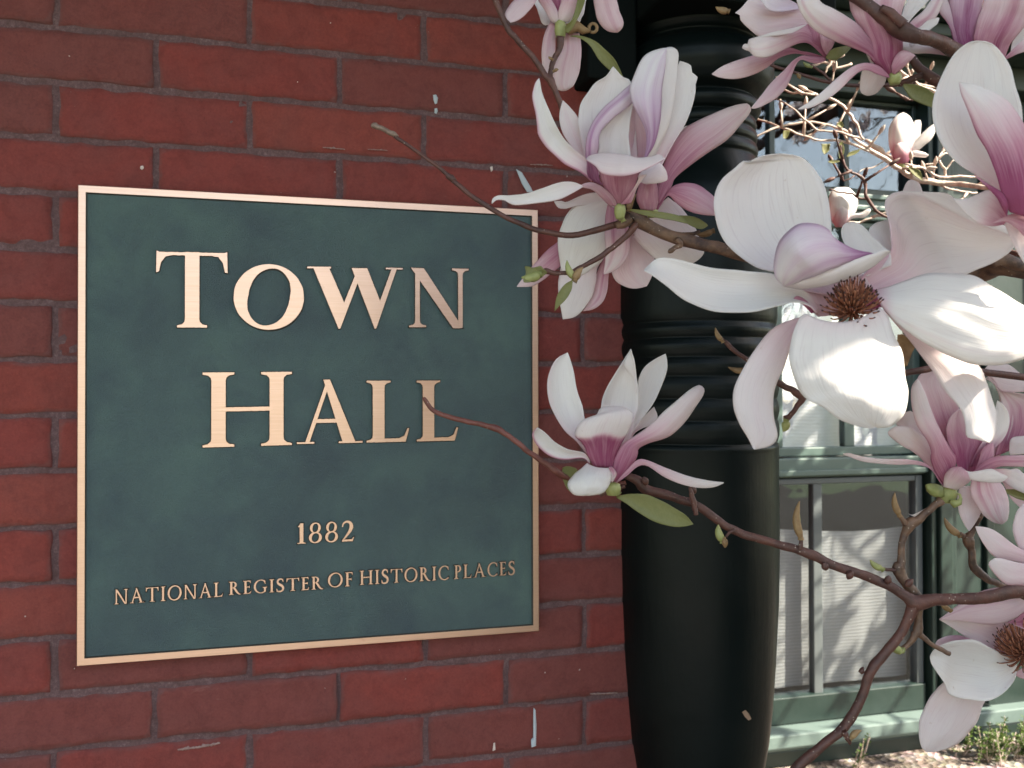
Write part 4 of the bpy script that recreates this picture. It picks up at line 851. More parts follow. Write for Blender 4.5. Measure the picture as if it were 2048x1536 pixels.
petal(f2c, D2c, [dict(f='C', L=[(880, 150), (760, 185), (650, 195), (570, 215), (515, 208), (485, 165)], R=[(850, 110), (790, 95), (700, 112), (580, 166), (540, 158), (485, 160)], dep=(0, -.5, -.8), b=.1, c=dict(p=(.15, .06, 1)))], nv=20)
petal(f2c, D2c, [dict(f='C', L=[(880, 130), (800, 145), (700, 165), (620, 210), (560, 290), (520, 400), (512, 500), (525, 600), (545, 690), (600, 720)], R=[(960, 190), (950, 280), (925, 380), (900, 460), (880, 540), (840, 610), (780, 660), (700, 712), (600, 722)], dep=(.2, -.2, .2, .6), b=-.14, c=dict(p=(.10, .0, .5)))], nv=30, nu=18)
petal(f2c, D2c, [dict(f='C', L=[(885, 190), (868, 300), (866, 420), (872, 520), (868, 620), (855, 712)], R=[(1000, 230), (1040, 340), (1052, 450), (1042, 560), (990, 640), (920, 690), (855, 712)], dep=(-.4, -.8, -.6), b=-.18, c=dict(p=(.5, .10, .8), e=(.1, .1), st=((.35, .10, .25), (.85, .05, .18))))], nv=28)
petal(f2c, D2c, [dict(f='C', L=[(540, 440), (500, 475), (430, 530), (350, 615), (270, 710), (203, 800)], R=[(590, 600), (530, 650), (460, 705), (390, 760), (310, 800), (203, 804)], dep=(.8, 1.2, 1.4), b=-.15, c=dict(p=(.62, .18, .9), ms=.1, e=(.1, .0)))], nv=22)
petal(f2c, D2c, [dict(f='C', L=[(580, 560), (530, 680), (515, 780), (522, 900), (550, 1046)], R=[(860, 560), (810, 660), (795, 760), (775, 860), (710, 965), (640, 1030), (550, 1048)], dep=(1.0, .9, .6), b=-.16, c=dict(p=(.15, .03, .8)))], nv=26, nu=16)
petal(f2c, D2c, [dict(f='C', L=[(870, 560), (800, 720), (780, 850), (740, 930), (702, 985)], R=[(905, 600), (890, 740), (882, 830), (850, 915), (780, 970), (702, 987)], dep=(1.2, 1.3, 1.2), b=-.18, c=dict(p=(.5, .25, .9), st=((.55, .08, .22),)))], nv=22)
petal(f2c, D2c, [dict(f='C', L=[(1060, 420), (1000, 560), (940, 660), (915, 700), (955, 765), (1030, 808), (1100, 816), (1180, 800)], R=[(1080, 400), (1150, 500), (1235, 590), (1238, 660), (1215, 730), (1180, 800)], dep=(.8, .9, .6), b=-.12, c=dict(p=(.25, .12, 1), st=((.3, .2, .06),)))], nv=22)
petal(f2c, D2c, [dict(f='C', L=[(1110, 330), (1080, 390), (1095, 440), (1150, 510), (1245, 590), (1330, 615), (1420, 640), (1530, 626)], R=[(1340, 130), (1420, 190), (1500, 290), (1560, 390), (1585, 480), (1612, 530), (1590, 580), (1530, 626)], dep=(.3, .4, .4), b=-.10, c=dict(p=(.14, .03, .8)))], nv=28, nu=18)

# ---- F1: flower cut by the top edge -------------------------------------------------
D1 = .66
f1 = flower(1122, 45, D1, 'pale pink flower at the top edge above the brick wall, seen from below')
petal(f1, D1, [dict(f='A', L=[(540, 170), (480, 185), (440, 90), (400, -10), (390, -80)], R=[(740, 180), (775, 110), (795, 30), (800, -80)], dep=(.8, 1.2, 1.4), b=.1, c=WH)], nv=18)
petal(f1, D1, [dict(f='A', L=[(565, 175), (530, 150), (490, 80), (440, 0), (400, -80)], R=[(602, 165), (592, 110), (560, 40), (525, -20), (500, -80)], dep=(0, -.6, -.8), b=-.25, c=dict(p=(.12, .5, 1)))], nv=18)
petal(f1, D1, [dict(f='A', L=[(600, 160), (588, 110), (600, 50), (622, -20), (640, -80)], R=[(662, 165), (700, 120), (730, 50), (750, -20), (770, -80)], dep=(-.1, -.7, -.8), b=-.25, c=dict(p=(.12, .45, 1)))], nv=18)
petal(f1, D1, [dict(f='A', L=[(560, 100), (540, 30), (530, -60)], R=[(640, 100), (650, 30), (650, -60)], dep=(.4, .3, .2), b=-.2, c=PK)], nv=12)
petal(f1, D1, [dict(f='A', L=[(400, -90), (330, -40), (250, 10), (205, 70), (188, 108), (200, 140), (228, 168)], R=[(470, -60), (420, 10), (380, 70), (320, 130), (270, 160), (228, 170)], dep=(-.5, -1.5, -2.2), b=-.18, c=dict(p=(.25, .20, 1), e=(.05, .05)))], nv=22)
petal(f1, D1, [dict(f='A', L=[(530, 160), (490, 250), (468, 340), (465, 430), (475, 510), (502, 572)], R=[(590, 200), (570, 290), (565, 380), (548, 440), (520, 520), (502, 574)], dep=(.5, .6, .8), b=-.2, c=dict(p=(.35, .15, .9), ms=.15))], nv=22)
petal(f1, D1, [dict(f='A', L=[(620, 250), (600, 400), (560, 500), (548, 570), (560, 640), (600, 680), (645, 684)], R=[(745, 250), (760, 330), (758, 440), (740, 560), (705, 640), (690, 655), (645, 684)], dep=(.7, .8, .8), b=-.18, c=dict(p=(.30, .15, .9), st=((.35, .06, .14), (.6, .05, .1))))], nv=26)
petal(f1, D1, [dict(f='A', L=[(850, -90), (860, 20), (875, 110), (905, 180), (960, 232), (1035, 246)], R=[(1010, -90), (1030, 20), (1055, 100), (1078, 170), (1070, 210), (1035, 246)], dep=(-.5, -.2, 0), b=-.2, c=dict(p=(.25, .25, 1), st=((.55, .1, .15),)))], nv=22)
calyx(f1, 1121, 55, D1, 22, 34)
cu = MB(); pts = [at(1140+11*math.cos(a*.62)*(1-.06*a)+34, 56+11*math.sin(a*.62)*(1-.06*a), D1) for a in range(9)]
cu.tube([at(1135, 62, D1), at(1155, 52, D1)]+pts[4:5]+[at(1186+8*math.cos(a), 56+9*math.sin(a), D1) for a in np.linspace(2.4, 8.4, 12)], [.003, .004, .003]+[.0012]*12, 8, 0); cu.build('curled_sepal', M['bud'], f1, True)
leaf(f1, 'A', [(680, 272), (760, 292), (830, 345), (890, 440), (950, 505), (1010, 550), (1078, 582)], [(690, 268), (760, 268), (860, 305), (940, 370), (1010, 440), (1045, 505), (1078, 580)], D1-.01, (0, -.5, .5))
leaf(f1, 'A', [(650, 245), (640, 200), (690, 150), (720, 60), (740, -40)], [(660, 250), (690, 220), (740, 130), (780, 40), (800, -40)], D1-.012, (0, -.5, 0))

# ---- F5 / F6 / F7: the three purple backed flowers along the top right ---------------
D5 = .60
f5 = flower(1655, 115, D5, 'purple pink flower at the top edge leaning left in front of the post')
petal(f5, D5, [dict(f='Q', L=[(1600, 480), (1300, 440), (1000, 480), (800, 495), (650, 370), (550, 270), (548, 215), (480, 178)], R=[(1500, 60), (1300, 90), (1100, 60), (850, 0), (700, -40), (640, 20), (560, 110), (480, 176)], dep=(1.0, 1.2, 1.4, 1.2), b=-.08, c=dict(p=(.30, .12, .9)))], nv=30, nu=18)
petal(f5, D5, [dict(f='Q', L=[(1350, 120), (1100, 160), (930, 130), (860, 40), (800, -60)], R=[(1340, 60), (1250, 10), (1150, -40), (1050, -60), (820, -80)], dep=(.6, .4, .2), b=.1, c=dict(p=(.25, .05, 1), h=1))], nv=20)
petal(f5, D5, [dict(f='Q', L=[(1720, 770), (1600, 500), (1440, 335), (1300, 370), (1150, 400), (900, 470), (760, 515), (670, 540), (655, 600), (600, 605), (580, 650)], R=[(1700, 780), (1500, 600), (1350, 590), (1200, 650), (1100, 700), (950, 770), (840, 785), (740, 765), (680, 700), (620, 680), (582, 655)], dep=(-.2, -1.4, -1.6, -1.2), b=-.18, c=dict(p=(.75, .08, .75), st=((.6, .035, .14),)))], nv=36, nu=18)
petal(f5, D5, [dict(f='Q', L=[(1440, 335), (1250, 385), (1050, 425), (860, 480), (720, 535)], R=[(1442, 345), (1280, 440), (1100, 478), (900, 500), (720, 538)], dep=(-1.8, -1.9, -1.9, -1.6), b=0, c=WH)], 'petal_rim', nv=16, nu=6)
petal(f5, D5, [dict(f='Q', L=[(1718, 780), (1640, 640), (1500, 560), (1480, 380), (1460, 330)], R=[(1722, 770), (1700, 640), (1660, 520), (1645, 440), (1560, 330)], dep=(-.3, -.9, -.9), b=-.1, c=dict(p=(.9, .6, 1)))], nv=16)
petal(f5, D5, [dict(f='Q', L=[(1700, 780), (1500, 720), (1380, 700), (1200, 650), (1000, 700), (700, 765), (500, 830), (300, 910), (162, 1010)], R=[(1700, 790), (1500, 760), (1350, 735), (1230, 740), (1050, 810), (900, 930), (700, 1030), (480, 1078), (280, 1060), (165, 1015)], dep=(0, .2, .2, .4), b=-.14, c=dict(p=(.75, .16, .95), ms=.08))], nv=32)
petal(f5, D5, [dict(f='Q', L=[(1710, 790), (1500, 770), (1390, 762), (1270, 830), (1150, 960), (980, 1120), (840, 1300), (700, 1470)], R=[(1712, 830), (1600, 870), (1500, 850), (1380, 815), (1300, 900), (1200, 1150), (1050, 1330), (880, 1430), (760, 1480), (702, 1478)], dep=(-.4, -1.4, -2.0, -2.0), b=-.15, c=dict(p=(.60, .22, .95), ms=.12))], nv=32)
petal(f5, D5, [dict(f='Q', L=[(1725, 745), (1670, 650), (1645, 540), (1640, 440)], R=[(1740, 740), (1800, 650), (1840, 560), (1860, 540), (1700, 440)], dep=(-.6, -1.2, -1.0), b=-.2, c=dict(p=(.45, .4, 1)))], nv=14)
calyx(f5, 1668, 108, D5, 20, 18)
leaf(f5, 'Q', [(1715, 790), (1760, 700), (1900, 640), (2048, 620)], [(1740, 810), (1880, 800), (2000, 720), (2060, 660)], D5-.005, (0, -.4, 0))
D6 = .57
f6 = flower(1782, 150, D6, 'purple pink flower hanging its long petals, middle one of three along the top right edge')
petal(f6, D6, [dict(f='B', L=[(1200, 470), (1120, 410), (1060, 345), (960, 300), (850, 258), (740, 200), (665, 125), (622, 40), (600, -60)], R=[(1190, 460), (1110, 300), (1070, 240), (1000, 160), (920, 100), (840, 55), (770, 20), (720, -60)], dep=(0, -1.2, -2.0, -1.8), b=-.18, c=dict(p=(.85, .06, .85), st=((.25, .06, .2),)))], nv=36, nu=18)
petal(f6, D6, [dict(f='B', L=[(1198, 478), (1130, 420), (1080, 370), (1062, 290), (1010, 180), (960, 80), (930, -60)], R=[(1222, 474), (1262, 380), (1282, 300), (1275, 200), (1265, 120), (1290, 20), (1310, -60)], dep=(0, -.6, -.8, -.6), b=-.22, c=dict(p=(.92, .28, 1), st=((.3, .06, .22), (.65, .07, .2))))], nv=30, nu=18)
petal(f6, D6, [dict(f='B', L=[(1218, 465), (1212, 410), (1240, 350), (1290, 318), (1350, 345)], R=[(1232, 468), (1280, 430), (1330, 380), (1360, 350)], dep=(-.4, -.9, -1.0), b=-.2, c=dict(p=(.6, .35, 1)))], nv=14)
petal(f6, D6, [dict(f='B', L=[(1195, 480), (1140, 425), (1080, 402), (1020, 402), (950, 430), (860, 500), (760, 590), (680, 650), (618, 690)], R=[(1195, 492), (1120, 470), (1060, 445), (1010, 450), (950, 500), (880, 570), (800, 630), (700, 680), (620, 692)], dep=(-.4, -1.6, -2.4, -2.6), b=-.14, c=dict(p=(.65, .04, .8), e=(0, .15)))], nv=32)
petal(f6, D6, [dict(f='B', L=[(1080, 400), (1030, 310), (960, 280), (860, 258)], R=[(1100, 410), (1070, 350), (1000, 290), (862, 256)], dep=(.4, .4, .2), b=0, c=WH)], nv=14, nu=8)
petal(f6, D6, [dict(f='B', L=[(1080, 420), (1030, 440), (1012, 520), (1016, 580), (1058, 606)], R=[(1180, 490), (1160, 540), (1110, 590), (1058, 606)], dep=(1.5, 2.0, 2.2), b=-.1, c=dict(p=(.12, .08, 1)))], nv=16)
petal(f6, D6, [dict(f='B', L=[(1240, 400), (1275, 260), (1290, 200), (1340, 130), (1420, 60), (1500, -60)], R=[(1300, 380), (1330, 290), (1360, 230), (1410, 160), (1490, 110), (1530, 20), (1560, -60)], dep=(.5, .7, .8), b=-.12, c=dict(p=(.9, .12, .8), st=((.6, .15, .2),)))], nv=24)
petal(f6, D6, [dict(f='B', L=[(1320, 290), (1350, 200), (1400, 165), (1440, 130), (1500, 110)], R=[(1340, 300), (1400, 240), (1450, 190), (1500, 150), (1512, 115)], dep=(.2, .3, .3), b=.1, c=WH)], nv=12, nu=8)
petal(f6, D6, [dict(f='B', L=[(1260, 150), (1280, 80), (1310, 0), (1330, -60)], R=[(1310, 150), (1370, 80), (1430, 20), (1490, -60)], dep=(.9, 1.0, 1.0), b=.1, c=WH)], nv=14)
calyx(f6, 1789, 155, D6, 26, 22)
leaf(f6, 'B', [(1282, 542), (1330, 615), (1395, 655), (1480, 682)], [(1290, 530), (1380, 538), (1450, 568), (1492, 612), (1480, 682)], D6+.005, (0, .3, .8))
D7 = .59
f7 = flower(1945, 105, D7, 'deep purple pink flower above the tall oval petal at the top right corner')
petal(f7, D7, [dict(f='B', L=[(1650, 320), (1605, 260), (1590, 200), (1560, 140), (1500, 60), (1460, -60)], R=[(1660, 320), (1640, 270), (1605, 180), (1592, 100), (1570, 20), (1540, -60)], dep=(0, -.8, -1.0), b=-.15, c=dict(p=(.8, .15, .9), e=(.3, 0), h=.4))], nv=22)
petal(f7, D7, [dict(f='B', L=[(1640, 330), (1592, 230), (1582, 130), (1570, 40), (1580, -60)], R=[(1760, 330), (1742, 230), (1752, 140), (1780, 50), (1800, -60)], dep=(0, -.4, -.6), b=-.2, c=dict(p=(.95, .35, 1), st=((.6, .15, .2),), h=.5))], nv=22)
petal(f7, D7, [dict(f='B', L=[(1780, 350), (1732, 250), (1745, 160), (1785, 50), (1810, -60)], R=[(1920, 380), (1960, 280), (2030, 190), (2090, 80), (2130, -60)], dep=(-.2, -.8, -1.0), b=-.15, c=dict(p=(.7, .20, 1), st=((.62, .10, .28),)))], nv=26, nu=18)
petal(f7, D7, [dict(f='B', L=[(1760, 400), (1680, 315), (1560, 312), (1450, 292), (1330, 270), (1265, 236), (1212, 230)], R=[(1720, 420), (1620, 385), (1560, 352), (1440, 337), (1340, 338), (1270, 305), (1225, 272), (1195, 255)], dep=(-.4, -1.2, -1.8, -2.0), b=-.14, c=dict(p=(.6, .03, .8), e=(-.1, 0)))], nv=28)
petal(f7, D7, [dict(f='B', L=[(1930, 360), (1990, 300), (2060, 240), (2130, 200)], R=[(1935, 375), (2010, 340), (2080, 320), (2150, 320)], dep=(-.4, -.8, -1.0), b=-.1, c=OUTP)], nv=14)
petal(f7, D7, [dict(f='B', L=[(1960, 350), (1980, 250), (2040, 180), (2120, 120)], R=[(2000, 340), (2050, 300), (2100, 270), (2150, 250)], dep=(-.1, .1, 0), b=.1, c=WH)], nv=14)

# ---- F8: flower on the right edge with the tall oval petal --------------------------
D8 = .50
f8 = flower(2060, 440, D8, 'flower at the right edge with a tall oval white petal and a dark pink one')
petal(f8, D8, [dict(f='B', L=[(2000, 1330), (1890, 1210), (1760, 1115), (1640, 1040), (1545, 930), (1485, 820), (1472, 720), (1490, 580), (1545, 440), (1620, 330), (1700, 270), (1775, 257)], R=[(2060, 1330), (2045, 1150), (2040, 1000), (2042, 850), (2030, 700), (2005, 560), (1965, 430), (1915, 345), (1850, 280), (1775, 257)], dep=(1.2, 1.8, 2.4, 2.8), b=.16, c=dict(p=(.30, .02, .4)))], nv=46, nu=20, label='tall oval greyish white petal')
petal(f8, D8, [dict(f='B', L=[(1960, 1340), (1915, 1240), (1880, 1130), (1830, 990), (1745, 830), (1690, 690), (1650, 590), (1640, 518)], R=[(2150, 1400), (2150, 1150), (2110, 930), (2045, 785), (1960, 655), (1860, 585), (1760, 545), (1640, 518)], dep=(-.2, -.4, .2, .8), b=-.20, c=dict(p=(1.08, .02, .88), e=(.35, 0), st=((.25, .10, .12),)))], nv=40, nu=20, label='pointed petal deep pink at its base')
petal(f8, D8, [dict(f='B', L=[(1735, 1105), (1820, 1165), (1890, 1205), (1930, 1245), (1946, 1300), (1938, 1362)], R=[(1735, 1106), (1810, 1180), (1870, 1240), (1900, 1290), (1920, 1330), (1938, 1364)], dep=(.3, -.6, -.3), b=-.3, c=dict(p=(.5, 1.0, .5), e=(-.1, .0)))], 'petal_fold', nv=20, nu=8)
petal(f8, D8, [dict(f='B', L=[(1950, 1380), (1910, 1270), (1870, 1215), (1820, 1200), (1760, 1225), (1690, 1255), (1600, 1258)], R=[(1920, 1420), (1860, 1430), (1790, 1420), (1740, 1400), (1680, 1350), (1640, 1300), (1600, 1260)], dep=(1.2, 1.6, 1.8), b=-.1, c=dict(p=(.6, .06, .6)))], nv=20)
petal(f8, D8, [dict(f='B', L=[(2160, 1420), (2080, 1365), (2000, 1352), (1940, 1365), (1850, 1410)], R=[(2160, 1560), (2060, 1500), (2000, 1440), (1930, 1400), (1852, 1412)], dep=(0, .3, .5), b=-.2, c=dict(p=(.55, .40, 1), e=(.1, 0)))], nv=18)
petal(f8, D8, [dict(f='B', L=[(2160, 1500), (2060, 1440), (1990, 1420), (1920, 1400)], R=[(2160, 1690), (2080, 1695), (2010, 1600), (1960, 1500), (1920, 1402)], dep=(.8, .9, 1.2), b=-.1, c=dict(p=(.08, .15, 1)))], nv=16)

# ---- F9: pink flower right of the window -------------------------------------------
D9 = .66
f9 = flower(1893, 985, D9, 'full pink flower with deep rose centre in front of the window frame')
petal(f9, D9, [dict(f='F', L=[(1520, 800), (1440, 740), (1400, 690), (1340, 640), (1290, 612), (1230, 570), (1188, 530), (1200, 505), (1238, 482)], R=[(1540, 700), (1480, 640), (1450, 590), (1400, 540), (1330, 490), (1238, 482)], dep=(.8, .6, .2), b=-.12, c=dict(p=(.4, .10, .7), e=(.08, 0)))], nv=22)
petal(f9, D9, [dict(f='F', L=[(1500, 720), (1430, 600), (1330, 500), (1250, 480), (1245, 440), (1290, 400), (1330, 384)], R=[(1530, 700), (1490, 590), (1440, 500), (1390, 430), (1330, 384)], dep=(1.8, 2.0, 2.0), b=.1, c=dict(p=(.3, .10, .9)))], nv=20)
petal(f9, D9, [dict(f='F', L=[(1570, 700), (1480, 480), (1420, 330), (1375, 200), (1400, 150), (1450, 128), (1510, 120)], R=[(1720, 700), (1670, 500), (1640, 380), (1600, 250), (1570, 170), (1510, 120)], dep=(1.4, 2.2, 2.6), b=.22, c=dict(p=(.75, .20, .8)))], nv=26)
petal(f9, D9, [dict(f='F', L=[(1545, 860), (1490, 780), (1458, 690), (1462, 640), (1430, 560), (1375, 480), (1345, 390), (1334, 300), (1340, 230), (1375, 180)], R=[(1610, 760), (1618, 680), (1590, 640), (1540, 550), (1490, 450), (1450, 350), (1420, 270), (1395, 215), (1375, 180)], dep=(-.2, -1.0, -.6, .6), b=-.22, c=dict(p=(.80, .08, .75), e=(.18, 0), ms=.05))], nv=32)
petal(f9, D9, [dict(f='F', L=[(1635, 760), (1605, 660), (1565, 570), (1560, 490), (1585, 420), (1640, 370)], R=[(1745, 770), (1770, 660), (1830, 590), (1800, 500), (1740, 420), (1640, 370)], dep=(.2, .6, .9), b=.3, c=dict(p=(.95, .25, .9), st=((.3, .06, .12), (.7, .06, .12))))], nv=24, nu=18)
petal(f9, D9, [dict(f='F', L=[(1700, 740), (1760, 620), (1830, 520), (1860, 420), (1880, 318)], R=[(1760, 740), (1850, 630), (1920, 560), (1955, 470), (1950, 400), (1920, 350), (1880, 318)], dep=(.4, .6, .8), b=.2, c=dict(p=(.85, .02, .6)))], nv=24)
petal(f9, D9, [dict(f='F', L=[(1740, 760), (1765, 690), (1790, 620), (1850, 585)], R=[(1780, 760), (1840, 700), (1858, 650), (1850, 587)], dep=(-.2, -.3, 0), b=-.2, c=dict(p=(.6, .5, 1)))], nv=12)
petal(f9, D9, [dict(f='F', L=[(1545, 870), (1500, 800), (1458, 742), (1400, 708), (1300, 690), (1200, 690), (1100, 684), (1000, 668), (945, 652), (905, 655)], R=[(1548, 872), (1512, 830), (1470, 765), (1420, 735), (1340, 722), (1240, 724), (1120, 716), (1020, 702), (950, 676), (905, 660)], dep=(-.2, -1.2, -2.0, -2.2), b=-.12, c=dict(p=(.65, .14, .7), e=(0, .08)))], nv=34)
petal(f9, D9, [dict(f='F', L=[(1540, 865), (1545, 800), (1575, 755), (1620, 738), (1640, 742)], R=[(1625, 885), (1670, 855), (1710, 820), (1690, 775), (1650, 740)], dep=(-.6, -1.6, -1.4), b=-.3, c=dict(p=(.12, .48, .9))),
              dict(f='F', L=[(1640, 741), (1700, 770), (1770, 762), (1840, 752), (1900, 780), (1945, 800)], R=[(1700, 815), (1740, 825), (1800, 834), (1860, 838), (1910, 832), (1945, 803)], dep=(-1.4, -2.0, -2.0), b=-.15, c=WH)], nv=22, label='pink petal folded down with a white flap')
petal(f9, D9, [dict(f='F', L=[(1640, 860), (1628, 950), (1638, 1030), (1665, 1095), (1702, 1146)], R=[(1760, 860), (1770, 950), (1780, 1000), (1760, 1060), (1702, 1146)], dep=(.4, .5, .7), b=-.12, c=dict(p=(.15, .12, 1)))], nv=20)
petal(f9, D9, [dict(f='F', L=[(1715, 820), (1710, 900), (1735, 960), (1790, 1040), (1850, 1085), (1910, 1102)], R=[(1890, 830), (1925, 880), (1948, 950), (1952, 1010), (1942, 1070), (1910, 1102)], dep=(-.4, -.5, -.2), b=-.18, c=dict(p=(.28, .10, 1), st=((.25, .04, .28), (.5, .03, .2), (.62, .03, .16))))], nv=26, nu=18)
petal(f9, D9, [dict(f='F', L=[(1720, 780), (1800, 700), (1900, 672), (2060, 664), (2140, 660)], R=[(1722, 785), (1830, 765), (1900, 735), (2060, 738), (2140, 735)], dep=(-.6, -1.6, -2.0), b=-.15, c=dict(p=(.65, .35, 1), st=((.5, .1, .12),)))], nv=22)
petal(f9, D9, [dict(f='F', L=[(1800, 760), (1880, 752), (1960, 755), (2050, 800), (2130, 880)], R=[(1880, 800), (1940, 850), (1990, 880), (2060, 910), (2130, 950)], dep=(.2, .2, .4), b=-.12, c=dict(p=(.5, .06, .5)))], nv=18)
petal(f9, D9, [dict(f='F', L=[(1510, 925), (1450, 985), (1390, 1020), (1340, 1042), (1318, 1034)], R=[(1525, 935), (1480, 1010), (1420, 1050), (1370, 1056), (1318, 1036)], dep=(1.4, 1.6, 1.6), b=-.1, c=dict(p=(.1, .06, 1)))], nv=14)
petal(f9, D9, [dict(f='J', L=[(940, 370), (850, 330), (760, 325), (705, 345), (720, 420)], R=[(960, 500), (900, 510), (820, 500), (760, 460), (722, 422)], dep=(-.4, -.9, -.6), b=-.3, c=WH)], 'sepal', M['budg'], nv=12, nu=8)
calyx(f9, 1893, 985, D9, 34, 34)
sp_ = MB(); sp_.tube([at(1748+x*.14648, 920+y*.14648, D9-.008) for x, y in ((1040, 560), (1100, 600), (1160, 580), (1185, 520), (1170, 470), (1130, 455))], [.0014, .003, .0024, .0012, .0008, .0005], 8, 0); sp_.build('sepal', M['budg'], f9, True)
leaf(f9, 'J', [(1790, 440), (1900, 500), (1990, 540), (2160, 580)], [(1780, 400), (1900, 400), (2000, 415), (2160, 480)], D9+.01, (0, .2, .4))

# ---- F10: petals of the flower hidden behind it on the right ------------------------
D10 = .74
f10 = flower(2050, 930, D10, 'pink flower behind the full rose centred one, cut by the right edge of the picture')
petal(f10, D10, [dict(f='K', L=[(1550, 1500), (1700, 1000), (1720, 700), (1690, 570), (1620, 450), (1520, 390)], R=[(1700, 1500), (1900, 1000), (1830, 700), (1760, 500), (1700, 400), (1610, 320)], dep=(.4, .6, .8), b=.1, c=dict(p=(.4, .12, .8)))], nv=22)
petal(f10, D10, [dict(f='K', L=[(1650, 1450), (1720, 1200), (1760, 900), (1740, 700), (1700, 560), (1760, 540)], R=[(2050, 1300), (2300, 1000), (2300, 700), (2200, 620), (1950, 590), (1760, 540)], dep=(.2, .2, .4), b=.12, c=dict(p=(.8, .16, .8), st=((.25, .04, .25), (.42, .03, .2))))], nv=28, nu=18)
petal(f10, D10, [dict(f='K', L=[(2300, 560), (2048, 570), (1850, 580), (1720, 555), (1640, 420), (1520, 320)], R=[(2300, 420), (2048, 350), (1900, 240), (1800, 190), (1600, 190), (1510, 260)], dep=(-1.2, -.6, 0), b=-.08, c=dict(p=(.12, .14, 1), e=(.15, 0)))], nv=22)
petal(f10, D10, [dict(f='K', L=[(1850, 1420), (1850, 1300), (1880, 1200), (2048, 1170), (2200, 1150)], R=[(1860, 1430), (2048, 1420), (2200, 1400)], dep=(-.8, -1.0, -1), b=-.1, c=dict(p=(.12, .06, 1)))], nv=14)
petal(f10, D10, [dict(f='J', L=[(1780, 290), (1850, 330), (1950, 380), (2048, 420), (2200, 480)], R=[(1800, 140), (1950, 120), (2048, 190), (2200, 300)], dep=(.2, 0, 0), b=-.1, c=dict(p=(.1, .06, 1)))], nv=14)
petal(f10, D10, [dict(f='J', L=[(1750, 290), (1860, 510), (1940, 600), (2010, 655), (2200, 700)], R=[(1900, 280), (2000, 420), (2100, 500), (2200, 560)], dep=(1.2, 1.4, 1.4), b=-.1, c=dict(p=(.3, .2, 1)))], nv=14)

# ---- F11: pale flower on the right edge, lower --------------------------------------
D11 = .62
f11 = flower(2068, 1130, D11, 'pale blush flower cut by the right edge, above the lower stamen bearing flower')
petal(f11, D11, [dict(f='F', L=[(2160, 1390), (1990, 1335), (1870, 1312), (1800, 1240), (1755, 1160), (1742, 1118)], R=[(2160, 1310), (2040, 1265), (1960, 1215), (1890, 1160), (1820, 1125), (1742, 1114)], dep=(0, -.4, -.8), b=-.14, c=dict(p=(.3, .12, .9), e=(.1, 0)))], nv=24)
petal(f11, D11, [dict(f='F', L=[(2160, 1520), (2040, 1490), (1930, 1478), (1860, 1412), (1824, 1352), (1860, 1318)], R=[(2160, 1360), (2048, 1350), (1960, 1330), (1900, 1318), (1860, 1316)], dep=(-.4, -.9, -1.0), b=-.14, c=dict(p=(.25, .08, 1), e=(.2, 0)))], nv=22)
petal(f11, D11, [dict(f='F', L=[(2180, 1340), (2060, 1290), (2005, 1240), (1978, 1150), (1984, 1080), (2010, 1010), (2060, 960)], R=[(2220, 1300), (2200, 1150), (2160, 1050), (2060, 960)], dep=(.2, .5, .8), b=-.12, c=dict(p=(.25, .12, 1)))], nv=22)

# ---- F12: lower right open flower ---------------------------------------------------
D12 = .70
f12 = flower(2040, 1310, D12, 'lower right open flower with a cupped white petal and reddish brown stamens')
petal(f12, D12, [dict(f='G', L=[(2110, 900), (2020, 780), (1930, 700), (1840, 655), (1810, 640)], R=[(2190, 800), (2160, 720), (2090, 660), (1980, 620), (1810, 630)], dep=(.8, 1.6, 1.6), b=.2, c=dict(p=(.35, .14, 1)))], nv=20)
petal(f12, D12, [dict(f='G', L=[(2000, 860), (1900, 830), (1800, 790), (1700, 735), (1620, 680), (1530, 624)], R=[(2080, 760), (1980, 690), (1900, 648), (1780, 630), (1660, 615), (1530, 620)], dep=(.2, .8, .6), b=.14, c=dict(p=(.35, .10, .9), st=((.75, .02, .18),)))], nv=26)
petal(f12, D12, [dict(f='G', L=[(2200, 520), (2100, 430), (2000, 418), (1900, 425), (1800, 447), (1710, 485), (1610, 560), (1530, 620)], R=[(2200, 600), (2080, 560), (2000, 610), (1920, 648), (1830, 652), (1740, 640), (1640, 628), (1530, 622)], dep=(-.8, -1.2, -1.0, -.4), b=-.22, c=dict(p=(.25, .22, 1), st=((.35, .05, .2),), e=(.1, 0), h=.3))], nv=32, nu=18)
petal(f12, D12, [dict(f='G', L=[(2200, 600), (2080, 560), (2010, 610), (1950, 640)], R=[(2200, 730), (2100, 700), (2020, 670), (1950, 642)], dep=(-.9, -1.1, -1.1), b=.1, c=dict(p=(.9, .7, 1), e=(0, -.4)))], nv=12)
petal(f12, D12, [dict(f='G', L=[(1760, 760), (1700, 735), (1640, 718), (1560, 728), (1515, 752), (1503, 778)], R=[(1760, 790), (1680, 770), (1600, 785), (1540, 800), (1503, 780)], dep=(.6, .3, .2), b=-.1, c=dict(p=(.65, .22, .9)))], nv=16)
petal(f12, D12, [dict(f='G', L=[(2004, 925), (1990, 990), (1945, 1050), (1880, 1100), (1800, 1123), (1700, 1112), (1600, 1090), (1575, 1060), (1560, 1010), (1510, 940), (1480, 890), (1473, 850)], R=[(2002, 843), (1950, 842), (1900, 828), (1840, 795), (1780, 762), (1710, 746), (1640, 748), (1570, 768), (1500, 806), (1473, 845)], dep=(-.6, -1.6, -2.2, -1.8), b=.22, c=dict(p=(.05, .0, .3)))], nv=34, nu=20, label='large cupped white petal')
